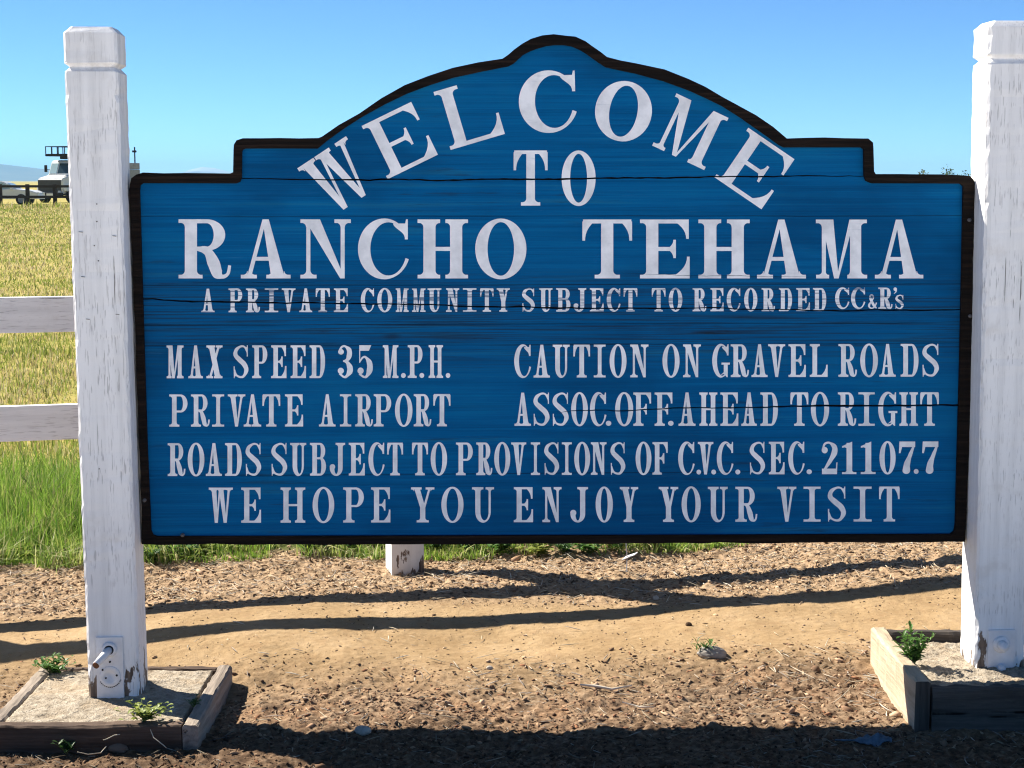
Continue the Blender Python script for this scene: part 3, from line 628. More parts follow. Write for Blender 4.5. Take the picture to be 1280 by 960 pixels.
l8 = run('ROADSSUBJECTTOPROVISIONSOFC.V.C.SEC.21107.7', prs('209.7 231.7 234.7 255.5 257 277.8 281.3 302.3 306.6 327.3 338.8 359.8 362.8 382.8 387.5 407.5 411 431.4 436 456 460.6 480.6 484 503.8 515 535 538.4 558.8 570 591 595.3 615.2 617.8 637.8 638.6 658.1 663.6 675 680 699.5 702.3 714.7 717.8 737.5 738.6 758.1 762.8 782.2 794.5 814.2 815.6 835.2 847.7 868.1 870.3 876.6 871.9 891.9 888.8 895.3 896 916.6 918.8 925.5 936.7 957 961 980.6 985.3 1005.6 1007.8 1015 1027 1046.8 1051.9 1070.6 1075.3 1094.6 1099.3 1119.4 1123.5 1143.8 1141.9 1148.4 1152.6 1172.8'), 595, 592.2, 41, 40.5, .14, .062)
for q in l8:
    if q[0] in '2107': q[5] = .175
text_line('ROADS SUBJECT TO PROVISIONS OF C.V.C. SEC. 21107.7 in white capitals', l8)
text_line('WE HOPE YOU ENJOY YOUR VISIT in white capitals', run('WEHOPEYOUENJOYYOURVISIT', prs('261 291 301.6 326.3 350.8 381.6 390.8 417.8 429 454.8 463.9 488 513.8 543 551.7 579.4 590 617.5 642.2 666.3 678 701.9 711.6 735 744.5 766 774.7 797.7 823.4 847.7 852 875.8 884.8 909.5 919.2 946.6 971.3 995.6 1004.4 1025.6 1034 1058.4 1066.9 1089.4 1098.8 1124.4'), 653.6, 651.6, 44, 43.6, .145, .06))

# ---- posts
def post_mesh(name, wd, dp, zb, zt, zg, mat, seed, lean=0.0):
    r = np.random.default_rng(seed); lv = []
    zs = list(np.arange(zb, zg - .03, .022)) + [zg - .016, zg - .013, zg, zg + .010, zg + .013]
    zs += list(np.linspace(zg + .02, zt - .02, 4)) + [zt - .018, zt - .006, zt]
    c0 = .006
    rows = []
    for z in zs:
        ins = 0
        if abs(z - zg) < 1e-6: ins = .013
        elif abs(z - (zg - .013)) < 1e-6 or abs(z - (zg + .010)) < 1e-6: ins = .001
        if z > zt - .017: ins = (z - (zt - .018)) * 1.0
        hx_, hy_ = wd / 2 - ins, dp / 2 - ins; c = c0 + abs(r.normal(0, .0022)); o = lambda: r.normal(0, .0006)
        ring_ = []
        for sx, sy_ in ((-1, -1), (1, -1), (1, 1), (-1, 1)):
            a1 = (sx * (hx_ - c) + o(), sy_ * hy_ + o()); a2 = (sx * hx_ + o(), sy_ * (hy_ - c) + o())
            ring_ += [a2, a1] if sx * sy_ > 0 else [a1, a2]
        rows.append([(x + lean * (z - zb), y, z) for x, y in ring_])
    # order each ring counter clockwise
    V = []; Fs = []
    for row in rows:
        row = sorted(row, key=lambda q: math.atan2(q[1], q[0] - lean * (q[2] - zb))); V += row
    n = 8
    for j in range(len(rows) - 1):
        for i in range(n): Fs.append([j * n + i, j * n + (i + 1) % n, (j + 1) * n + (i + 1) % n, (j + 1) * n + i])
    Fs.append(list(range(n))[::-1]); Fs.append([(len(rows) - 1) * n + i for i in range(n)])
    return meshobj(name, V, Fs, mat, sign)
PD = .155
mpl = m_whitewood('white_post_timber_a', 'z', 0.0, (.0, .26, .80)); mpr = m_whitewood('white_post_timber_b', 'z', 5.0, (.05, .3, .82))
DF = -.105
xl0, zl0 = B(111, 873, DF); xr0, zr0 = B(1218.5, 841, DF)
zt_l = B(118, 32.5, DF)[1]; zg_l = B(118, 83.5, DF)[1]; zt_r = B(1245, 25, DF)[1]; zg_r = B(1245, 73, DF)[1]
pl = post_mesh('post', .152, PD, -.25, zt_l, zg_l, mpl, 1, -.0105); pl.location = (xl0 + .076 + .002, DF + PD / 2, 0)
pr = post_mesh('post', .152, PD, -.25, zt_r, zg_r, mpr, 2, -.0085); pr.location = (xr0 + .078, DF + PD / 2, 0)
pl['label'] = 'white post at the left end of the sign'; pr['label'] = 'white post at the right end of the sign'
mpaint = m_plain('white_painted_steel', (.76, .75, .76), .5, .4, 0, .08, 30); mrust = m_plain('rusty_steel', (.16, .07, .035), .8, .3, .3, .4, 60)
mgap = m_plain('dark_recess', (.03, .026, .024), .9, .1)
def lathe_y(name, c, prof, mat, parent, n=28):
    """profile (radius, y) turned about the y axis"""
    V = []; Fs = []
    for r_, y in prof: V += [(c[0] + r_ * math.cos(2 * math.pi * k / n), y, c[1] + r_ * math.sin(2 * math.pi * k / n)) for k in range(n)]
    for j in range(len(prof) - 1):
        for k in range(n): Fs.append([j * n + k, j * n + (k + 1) % n, (j + 1) * n + (k + 1) % n, (j + 1) * n + k])
    Fs.append([k for k in range(n)]); Fs.append([(len(prof) - 1) * n + k for k in range(n)][::-1])
    return meshobj(name, V, Fs, mat, parent, True)
def pb(px, py, post, dep=DF): x, z = B(px, py, dep); return (x - post.location.x, z)
fy = -PD / 2
x0, z1 = pb(119.8, 796, pl); x1, z0 = pb(156, 878, pl)
plate = box('bracket_plate', ((x0 + x1) / 2, fy - .003, (z0 + z1) / 2), (x1 - x0, .008, z1 - z0), mpaint, pl, .0018)
c = pb(137.3, 811, pl); lathe_y('bolt_collar', c, [(.023, fy - .006), (.023, fy - .011), (.019, fy - .016), (.014, fy - .016)], mpaint, pl)
e = pb(125, 825.5, pl); stub = bpy.data.objects
bm = bmesh.new(); add_cyl(bm, (c[0], fy - .008, c[1]), (e[0], fy - .060, e[1] + .003), .0125, .0108, 20); cy_ = bmobj('pipe_stub', bm, mpaint, pl, True)
bm = bmesh.new(); add_cyl(bm, (e[0] + .0012, fy - .0585, e[1] + .0034), (e[0] - .001, fy - .064, e[1] + .0015), .0102, .0098, 18); bmobj('pipe_end', bm, mrust, pl)
c = pb(138.2, 844.8, pl)
lathe_y('knockout_disc', c, [(.0315, fy - .0055), (.0315, fy - .0085), (.030, fy - .0095), (.018, fy - .0102), (.017, fy - .0088), (.0, fy - .0088)], mpaint, pl)
bm = bmesh.new()
for a0 in np.linspace(-150, -20, 14):
    a_ = math.radians(a0); add_box(bm, (c[0] + .0325 * math.cos(a_), fy - .0078, c[1] + .0325 * math.sin(a_)), (.004, .002, .0022))
for dx, dz, r_ in ((.02, .004, .0032), (-.012, -.004, .0025), (.001, .045, .003), (-.021, .021, .0028)):
    b2 = bmesh.new(); add_cyl(b2, (c[0] + dx, fy - .0065, c[1] + dz), (c[0] + dx, fy - .0112, c[1] + dz), r_, r_, 10); bmobj('screw_hole', b2, mgap, pl)
bmobj('cut_groove', bm, mgap, pl)
x0, z1 = pb(1234.5, 787, pr); x1, z0 = pb(1267, 840, pr)
box('bracket_plate', ((x0 + x1) / 2, fy - .002, (z0 + z1) / 2), (x1 - x0, .012, z1 - z0), mpaint, pr, .0018)
c = pb(1250.5, 804.5, pr); lathe_y('bolt_collar', c, [(.026, fy - .007), (.026, fy - .012), (.021, fy - .017), (.015, fy - .017)], mpaint, pr)
lathe_y('bolt', c, [(.0145, fy - .009), (.0145, fy - .034), (.012, fy - .038), (.0, fy - .038)], mpaint, pr)
c2 = pb(1249.7, 834.5, pr); lathe_y('bolt', c2, [(.0125, fy - .005), (.0125, fy - .02), (.009, fy - .025), (0, fy - .025)], mpaint, pr)
bm = bmesh.new(); add_cyl(bm, (c[0] - .001, fy - .006, c[1] - .032), (c[0] - .001, fy - .0078, c[1] - .032), .0035, .0035, 10); bmobj('screw_hole', bm, mgap, pr)

# small fixings on the left post face: staples and nails
mst = m_plain('grey_staple', (.16, .15, .15), .5, .4, .6)
for px, py, kind in ((121, 255, 0), (121, 277, 0), (118, 307, 0), (123, 326, 0), (101, 290, 1), (143, 295, 1), (104, 346, 1), (147, 393, 1), (110, 399, 1), (124, 586, 0)):
    bm = bmesh.new(); x, z = pb(px, py, pl); x += .0
    xs = x - 0
    if kind: add_box(bm, (xs, fy - .0012, z), (.011, .003, .0016), 0, Matrix.Rotation(.12, 3, 'Y'))
    else: add_cyl(bm, (xs, fy + .001, z), (xs, fy - .0022, z), .0022, .0018, 8)
    bmobj('staple' if kind else 'nail', bm, mst, pl)
# carriage bolt heads on the border and a splinter of paint
for px, py in ((228.5, 668.5), (181, 625), (1211, 275), (1212, 395)):
    x, z = B(px, py); lathe_y('border_bolt', (x, z), [(.006, -.002), (.006, -.007), (.0, -.009)], mst, sign, 10)

# ---- concrete footings in timber frames
def concrete():
    k = NT('rough_concrete'); n = k.noise((1, 1, 1), 28, 5, .65); n2 = k.noise((1, 1, 1), 130, 3, .6); b = k.noise((1, 1, 1), 5, 3)
    col = k.ramp(k.math('ADD', k.math('MULTIPLY', n, .6), k.math('MULTIPLY', n2, .4)), [(.34, (.13, .10, .072)), (.48, (.31, .26, .195)), (.66, (.46, .405, .325))])
    col = k.mix(k.math('MULTIPLY', k.rng(b, .5, .68), .45), col, (.33, .235, .14))
    return k.out(col, .92, k.math('ADD', n, n2), .9, .007, .1)
MC = concrete()
def timber(name, x0, x1, y0, y1, z0, z1, mat, parent, seed, along='x', warp=.004):
    """rough sawn board with worn, uneven edges"""
    r = np.random.default_rng(seed); L = (x1 - x0) if along == 'x' else (y1 - y0); n = max(8, int(L / .012)); V = []; Fs = []; m = 12
    Wd = (y1 - y0) if along == 'x' else (x1 - x0); Hh = z1 - z0; c = .006
    pts = []
    for s, a in ((0, (c, 0)), (0, (Wd * .33, 0)), (0, (Wd * .67, 0)), (0, (Wd - c, 0)), (0, (Wd, c)), (0, (Wd, Hh * .5)), (0, (Wd, Hh - c)), (0, (Wd - c, Hh)), (0, (Wd * .5, Hh)), (0, (c, Hh)), (0, (0, Hh - c)), (0, (0, Hh * .5))): pts.append(a)
    for i in range(n + 1):
        t = i / n * L; e = 0 if 0 < i < n else 1
        w1 = (fbm(np.array([t * 9 + seed * 7.0]), np.array([seed * 3.1]), seed, 3)[0] - .45) * warp * 2
        for j, (a, b) in enumerate(pts):
            da = (vnoise(np.array([t * 40 + j * 9.7]), np.array([j * 3.3 + seed]), seed)[0] - .5) * warp; db = (vnoise(np.array([t * 33 + j * 5.1]), np.array([j * 7.3 + seed]), seed + 2)[0] - .5) * warp + (w1 if b > Hh * .4 else 0)
            tt = t + r.normal(0, .0008)
            V.append((x0 + tt, y0 + a + da, z0 + b + db) if along == 'x' else (x0 + a + da, y0 + tt, z0 + b + db))
    for i in range(n):
        for j in range(m): Fs.append([i * m + j, i * m + (j + 1) % m, (i + 1) * m + (j + 1) % m, (i + 1) * m + j])
    Fs.append(list(range(m))[::-1]); Fs.append([n * m + j for j in range(m)])
    o = meshobj(name, V, Fs, mat, parent)
    bm = bmesh.new(); bm.from_mesh(o.data); bmesh.ops.recalc_face_normals(bm, faces=bm.faces); bm.to_mesh(o.data); bm.free()
    return o
def pad(x0, x1, y0, y1, z, zb, parent, seed, hole, rgh=.004):
    """rough concrete slab top with a raised collar of mortar around the post"""
    n = 80; xs = np.linspace(x0, x1, n); ys = np.linspace(y0, y1, n); X, Y = np.meshgrid(xs, ys)
    d = np.maximum(np.abs(X - hole[0]) - .08, np.abs(Y - hole[1]) - .08)
    Z = z + rgh * 2.4 * (fbm(X * 22, Y * 22, seed, 4) - .47) + rgh * .9 * (vnoise(X * 95, Y * 95, seed + 3) - .5) + .010 * np.exp(-np.clip(d, 0, 1) / .03) * (.5 + fbm(X * 40, Y * 40, seed + 8, 2))
    V = np.stack([X, Y, Z], -1).reshape(-1, 3).tolist(); id_ = np.arange(n * n).reshape(n, n)
    Fs = np.stack([id_[:-1, :-1], id_[:-1, 1:], id_[1:, 1:], id_[1:, :-1]], -1).reshape(-1, 4).tolist()
    edge = list(id_[0, :]) + list(id_[1:, -1]) + list(id_[-1, -2::-1]) + list(id_[-2:0:-1, 0]); k = len(V); V += [[V[i][0], V[i][1], zb] for i in edge]; m = len(edge)
    for i in range(m): Fs.append([int(edge[i]), k + i, k + (i + 1) % m, int(edge[(i + 1) % m])])
    Fs.append([k + i for i in range(m)])
    return meshobj('concrete_pad', V, [list(map(int, f)) for f in Fs], MC, parent, True)
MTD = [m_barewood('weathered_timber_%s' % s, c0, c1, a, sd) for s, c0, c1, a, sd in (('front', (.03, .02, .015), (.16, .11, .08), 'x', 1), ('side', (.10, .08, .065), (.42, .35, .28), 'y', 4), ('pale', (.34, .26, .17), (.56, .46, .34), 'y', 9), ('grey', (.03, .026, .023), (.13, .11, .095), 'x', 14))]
pc = lambda o: (O[0] + o.location.x * cy - o.location.y * sy, O[1] + o.location.x * sy + o.location.y * cy)
f1 = thing('post_footing', 'low square concrete pad in dark weathered boards around the left post base', 'footing', (-1.19, 5.13, 0))
ox, oy = 1.19, -5.13; hp = pc(pl)
X0, X1, Y0, Y1 = -1.492, -.888, 4.825, 5.445
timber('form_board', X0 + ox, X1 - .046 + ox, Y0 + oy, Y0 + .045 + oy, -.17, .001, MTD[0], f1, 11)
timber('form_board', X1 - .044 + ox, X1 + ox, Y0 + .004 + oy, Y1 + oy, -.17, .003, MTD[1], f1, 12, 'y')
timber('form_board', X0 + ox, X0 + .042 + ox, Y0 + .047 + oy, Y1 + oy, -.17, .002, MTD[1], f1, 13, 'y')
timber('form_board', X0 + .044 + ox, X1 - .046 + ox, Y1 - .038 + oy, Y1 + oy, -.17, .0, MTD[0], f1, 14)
pad(X0 + .046 + ox, X1 - .056 + ox, Y0 + .047 + oy, Y1 - .041 + oy, -.004, -.16, f1, 15, (hp[0] + ox, hp[1] + oy))
f2 = thing('post_footing', 'taller open box of boards with concrete and a green weed around the right post base', 'footing', (1.45, 5.2, 0))
ox, oy = -1.45, -5.2; hp = pc(pr)
X0, X1, Y0, Y1 = 1.165, 1.745, 4.945, 5.58
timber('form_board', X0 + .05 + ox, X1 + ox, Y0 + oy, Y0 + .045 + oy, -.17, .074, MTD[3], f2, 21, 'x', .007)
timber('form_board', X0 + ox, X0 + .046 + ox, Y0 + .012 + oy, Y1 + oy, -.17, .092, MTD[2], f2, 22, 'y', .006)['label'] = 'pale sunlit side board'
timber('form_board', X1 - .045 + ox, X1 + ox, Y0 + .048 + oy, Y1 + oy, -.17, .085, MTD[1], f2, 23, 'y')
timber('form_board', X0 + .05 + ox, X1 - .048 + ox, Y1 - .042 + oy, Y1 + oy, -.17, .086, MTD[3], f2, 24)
sb = [o for o in f2.children if o.get('label')][0]; sb.data.materials.append(m_barewood('shaded_end_grain', (.03, .025, .022), (.14, .115, .095), 'z', 6))  # front end of the pale board coloured darker, as its shaded side
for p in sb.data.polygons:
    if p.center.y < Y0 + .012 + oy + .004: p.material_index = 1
pad(X0 + .05 + ox, X1 - .049 + ox, Y0 + .049 + oy, Y1 - .046 + oy, .052, -.16, f2, 25, (hp[0] + ox, hp[1] + oy), .008)

# ------------------------------------------------------------------ white ranch fence behind the sign
fb = G(506, 718, -.07); fx0, fy0 = fb[0], fb[1]; fa = math.atan(FENCE_SL)
fence = thing('ranch_fence', 'white two rail board fence with peeling posts running behind the sign', 'fence', (fx0, fy0, 0), fa)
mfp = m_whitewood('peeling_post', 'z', 11.0, (-.1, .4, .88), (.74, .72, .68)); mfr = [m_whitewood('white_rail_%s' % 'ab'[i], 'x', 20.0 + i * 7, None, (.93, .92, .92)) for i in range(2)]
sp = 2.42 / math.cos(fa)
for k in range(-2, 4):
    s = k * sp; wx, wy = fx0 + s * math.cos(fa), fy0 + s * math.sin(fa); zg_ = float(gz(wx, wy))
    bm = bmesh.new(); r = np.random.default_rng(50 + k); add_box(bm, (s, .0, (zg_ - .2 + 1.12) / 2), (.135, .13, 1.12 - zg_ + .2), .006)
    bmobj('post', bm, mfp, fence)
for i, zc_ in enumerate((1.03, .620)):
    for k in range(-2, 3):
        bm = bmesh.new(); add_box(bm, ((k + .5) * sp, -.086, zc_), (sp - .006, .036, .134), .003); o = bmobj('rail', bm, mfr[i], fence)

# ------------------------------------------------------------------ clods, straw, grass (uncountable)
def ico():
    bm = bmesh.new(); bmesh.ops.create_icosphere(bm, subdivisions=1, radius=1); v = np.array([tuple(q.co) for q in bm.verts]); f = np.array([[q.index for q in p.verts] for p in bm.faces]); bm.free(); return v, f
IV, IF = ico()
def rotm(n, r, tilt=1.0):
    a = r.uniform(0, 2 * math.pi, n); b = r.normal(0, .35 * tilt, n); c = r.normal(0, .35 * tilt, n)
    ca, sa, cb, sb, cc, sn_ = np.cos(a), np.sin(a), np.cos(b), np.sin(b), np.cos(c), np.sin(c); z = np.zeros(n); o = np.ones(n)
    A = np.stack([np.stack([ca, -sa, z], -1), np.stack([sa, ca, z], -1), np.stack([z, z, o], -1)], 1)
    Bm = np.stack([np.stack([o, z, z], -1), np.stack([z, cb, -sb], -1), np.stack([z, sb, cb], -1)], 1)
    C = np.stack([np.stack([cc, z, sn_], -1), np.stack([z, o, z], -1), np.stack([-sn_, z, cc], -1)], 1)
    return A @ Bm @ C
def inbox(x, y): return ((x > -1.51) & (x < -.87) & (y > 4.81) & (y < 5.46)) | ((x > 1.15) & (x < 1.76) & (y > 4.93) & (y < 5.6))
def clods(name, label, n, yr, smin, smax, pal, seed, keep, light=0):
    r = np.random.default_rng(seed); x = r.uniform(-2.5, 2.5, n); y = r.uniform(*yr, n); k = keep(x, y, r) & ~inbox(x, y); x, y = x[k], y[k]; n = len(x)
    s = smin * (smax / smin) ** (r.random(n) ** 3.2); S3 = np.stack([s * r.uniform(.7, 2.1, n), s * r.uniform(.45, 1.0, n), s * r.uniform(.22, .7, n)], -1)
    P = IV[None] * (1 + r.uniform(-.45, .4, (n, len(IV), 1))) * S3[:, None]; P = np.einsum('nij,nkj->nki', rotm(n, r), P)
    P = P + np.stack([x, y, gz(x, y) + s * .15], -1)[:, None]; T = IF[None] + (np.arange(n) * len(IV))[:, None, None]
    pal = np.array(pal); c = pal[r.integers(0, len(pal), n)] * r.uniform(.7, 1.25, (n, 1))
    if light: c *= (1 + .8 * (1 - shadowed(x, y)))[:, None]  # clods keep their dark colour only in the painted shadow zone
    c = np.repeat(c, len(IV), 0)
    o = fastmesh(name, P.reshape(-1, 3), T.reshape(-1, 3), MT_SOIL, c); return tag(o, label, 'soil', kind='stuff')
MT_SOIL = m_tint('crumbled_soil', .95, .08)
zf = lambda x, y: zones(x, y)
clods('soil_clods', 'larger lumps of dry earth lying among the crumbs', 900, (4.5, 7.6), .007, .017, [(.13, .08, .05), (.19, .12, .075), (.25, .17, .11)], 70, lambda x, y, r: r.random(len(x)) < 1 - zf(x, y)[0], 1)
clods('small_chips', 'fine crumbs grading from the soil into the path', 31000, (5.0, 6.9), .001, .0045, [(.12, .075, .045), (.2, .13, .08), (.3, .21, .13), (.36, .26, .17)], 69, lambda x, y, r: r.random(len(x)) < 1.2 * np.exp(-((zf(x, y)[0] - .62) / .36) ** 2) * fbm(x * 5, y * 5, 68, 3))
clods('soil_clods', 'loose brown clods and wood chips in front of the path', 83000, (4.5, 6.0), .0013, .0085, [(.05, .03, .02), (.09, .055, .034), (.13, .08, .05), (.20, .13, .08), (.15, .075, .042), (.24, .165, .105), (.06, .037, .025)], 71, lambda x, y, r: (r.random(len(x)) < (1 - zf(x, y)[0]) * (.25 + .9 * fbm(x * 2.5, y * 2.5, 77, 3))) & (y < 5.9), 1)
clods('soil_clods', 'loose tan clods and chips along the fence line', 50000, (6.1, 7.7), .0016, .0098, [(.20, .13, .08), (.32, .22, .135), (.42, .305, .195), (.50, .38, .25), (.28, .18, .105), (.10, .065, .042)], 72, lambda x, y, r: r.random(len(x)) < zf(x, y)[1] * .95 + .03)
clods('small_pebbles', 'scattered grit and small pebbles on the worn path', 6200, (5.2, 6.9), .001, .006, [(.3, .2, .12), (.45, .33, .22), (.2, .14, .1)], 73, lambda x, y, r: r.random(len(x)) < zf(x, y)[0])
def straws(name, label, n, yr, seed, keep, pal, Lr=(.012, .07)):
    r = np.random.default_rng(seed); x = r.uniform(-2.5, 2.5, n); y = r.uniform(*yr, n); k = keep(x, y, r) & ~inbox(x, y); x, y = x[k], y[k]; n = len(x)
    L = Lr[0] + (Lr[1] - Lr[0]) * r.random(n) ** 2.5; a = r.uniform(0, math.pi, n); wd = r.uniform(.0007, .0019, n); V = []
    bend = r.normal(0, .18, n); z0 = gz(x, y) + .004; lift = r.uniform(0, .012, n) * (L / .05)
    for t, ww in ((-.5, .5), (-.17, 1), (.17, 1), (.5, .4)):
        px_ = x + np.cos(a) * L * t - np.sin(a) * L * bend * (t * t); py_ = y + np.sin(a) * L * t + np.cos(a) * L * bend * (t * t); pz = np.maximum(z0 + lift * (t + .5), gz(px_, py_) + .002)
        for sx, sz in ((-1, 0), (1, 0), (0, 1.4)):
            V.append(np.stack([px_ - np.sin(a) * wd * ww * sx, py_ + np.cos(a) * wd * ww * sx, pz + wd * ww * sz], -1))
    V = np.stack(V, 1); f = []
    for j in range(3):
        for q in range(3): f.append([j * 3 + q, j * 3 + (q + 1) % 3, j * 3 + 3 + (q + 1) % 3, j * 3 + 3 + q])
    T = np.array(f)[None] + (np.arange(n) * 12)[:, None, None]; pal = np.array(pal); c = np.repeat(pal[r.integers(0, len(pal), n)] * r.uniform(.6, 1.1, (n, 1)) * (1 - .5 * shadowed(x, y))[:, None], 12, 0)  # straw colour dimmed within the sign's shadow
    return tag(fastmesh(name, V.reshape(-1, 3), T.reshape(-1, 4), MT_SOIL, c), label, 'straw', kind='stuff')
pal = [(.55, .46, .33), (.42, .33, .22), (.62, .56, .46), (.35, .3, .26)]
straws('dry_straw', 'bits of dry straw and stems scattered on the brown soil', 7800, (4.5, 6.0), 81, lambda x, y, r: r.random(len(x)) < (1 - zf(x, y)[0]) * (.2 + .9 * sstep(.42, .62, fbm(x * 2.2 + 4, y * 2.2, 83, 3))) + .05, pal)
straws('dry_straw', 'dry straw strewn on the tan ground by the fence', 6000, (6.2, 7.7), 82, lambda x, y, r: r.random(len(x)) < zf(x, y)[1], pal)
straws('dry_straw', 'pale tangle of dead grass beside the right footing', 700, (4.98, 5.75), 85, lambda x, y, r: (np.abs(x - (1.06 + .06 * np.sin(y * 9))) < .10 * r.random(len(x)) ** .5), [(.6, .52, .4), (.7, .64, .52), (.45, .38, .29)], (.03, .14))

MT_GR = m_tint('grass_blades', .6, .25, .35)
def blades(name, label, x, y, h, wd, cols, seed, lean=.35, cat='grass'):
    r = np.random.default_rng(seed); n = len(x); z = gz(x, y) - .008; a = r.uniform(0, 2 * math.pi, n); ln = np.abs(r.normal(0, lean, n)); fa_ = r.uniform(0, 2 * math.pi, n)
    dx, dy = np.cos(a), np.sin(a); sx, sy_ = np.cos(fa_) * wd, np.sin(fa_) * wd; V = []
    for t, ww in ((0, 1), (.5, .75)):
        bx, by, bz = x + dx * h * ln * t * t, y + dy * h * ln * t * t, z + h * t * (1 - .18 * ln * t)
        V += [np.stack([bx - sx * ww, by - sy_ * ww, bz], -1), np.stack([bx + sx * ww, by + sy_ * ww, bz], -1)]
    V.append(np.stack([x + dx * h * ln, y + dy * h * ln, z + h * np.maximum(.25, 1 - .35 * ln)], -1)); V = np.stack(V, 1)
    T = np.array([[0, 1, 3], [0, 3, 2], [2, 3, 4]])[None] + (np.arange(n) * 5)[:, None, None]
    return tag(fastmesh(name, V.reshape(-1, 3), T.reshape(-1, 3), MT_GR, np.repeat(cols, 5, 0)), label, cat, kind='stuff')
r = np.random.default_rng(91)
# fresh green strip
n = 130000; x = r.uniform(-3.6, 3.2, n); g0 = 7.36 + .08 * x + .3 * np.maximum(0, x - .4); t = r.random(n) ** 1.15; y = g0 - .05 + .25 * (fbm(x * 2.6, x * 0, 99, 3) - .45) + t * 2.4
dens = fbm(x * 3, y * 3, 92, 3); thin = (x > .9) * .55
patch = sstep(.40, .56, fbm(x * 1.15 + 5.2, x * 0 + 1, 109, 3)); dens = dens - .34 * (1 - patch) * (x > -1.15) * (t < .3)
k = r.random(n) < (sstep(.22, .42, dens + .25 * sstep(.1, .5, t)) - thin * (t < .6) - .85 * sstep(.45, 1, t)); x, y, t = x[k], y[k], t[k]; n = len(x)
left = sstep(-.6, -1.3, x); h = (.045 + .16 * left * (.3 + .7 * sstep(0, .3, t)) + .05 * (1 - left)) * r.uniform(.55, 1.25, n) * (.6 + .9 * fbm(x * 4, y * 4, 93, 2))
h *= np.where(t < .06, .5, 1)
c = np.array([(.12, .23, .025), (.20, .34, .04), (.30, .44, .07), (.07, .15, .025), (.38, .44, .11), (.42, .37, .17)])[r.choice(6, n, p=[.19, .25, .22, .10, .13, .11])] * r.uniform(.75, 1.2, (n, 1))
blades('green_grass', 'lush green grass growing along the edge of the meadow', x, y, h, r.uniform(.0016, .004, n), c, 94, .5)
# long arching blades at the ragged front edge
n = 5200; x = np.where(r.random(n) < .65, r.uniform(-2.9, -.8, n), r.uniform(-.8, 1.0, n)); e = np.abs(r.normal(0, .16, n)); k = r.random(n) < sstep(.36, .56, fbm(x * 5, e * 3, 107, 3)); x, e = x[k], e[k]; n = len(x); y = 7.36 + .08 * x + .3 * np.maximum(0, x - .4) - .10 + e
cb = np.array([(.30, .40, .07), (.42, .46, .13), (.20, .32, .05), (.52, .50, .25), (.12, .2, .04)])[r.integers(0, 5, n)] * r.uniform(.75, 1.15, (n, 1))
blades('green_grass', 'long arching yellow green blades along the ragged front edge of the grass', x, y, r.uniform(.06, .17, n) * np.where(x < -.8, 1, .6), r.uniform(.0022, .0042, n), cb, 108, 1.0)
# meadow
n = 430000; y = np.exp(r.uniform(math.log(7.95), math.log(100), n)); x = r.uniform(-.55, .55, n) * y
pa = fbm(x * .16, y * .42, 95, 4) * 1.15 - .07 + .10 * sstep(9, 14, y) - .04; pa2 = fbm(x * 1.7, y * 1.7, 97, 3)
cg = np.array([(.23, .29, .055), (.31, .33, .075), (.17, .235, .045)]); cd = np.array([(.43, .36, .18), (.52, .45, .27), (.36, .29, .13)])
dry = np.clip(sstep(.36, .60, pa) * .75 + .25 * (pa2 > .5), 0, 1) * (1 - .75 * (y < 9.0)); isd = r.random(n) < .10 + .52 * dry
c = np.where(isd[:, None], cd[r.integers(0, 3, n)], cg[r.integers(0, 3, n)]) * r.uniform(.75, 1.2, (n, 1))
h = (.045 + .06 * r.random(n) ** 2) * (.45 + 1.2 * fbm(x * 1.9, y * 1.9, 96, 3)) * (1 + .5 * sstep(20, 80, y)); h = np.where((y > 94) & (y < 99.5), h * r.uniform(1.5, 4, n), h)
blades('meadow_grass', 'dry yellow green meadow grass stretching to the far fence', x, y, h, (.0014 + .00022 * y) * r.uniform(.7, 1.3, n), c, 98, .45)

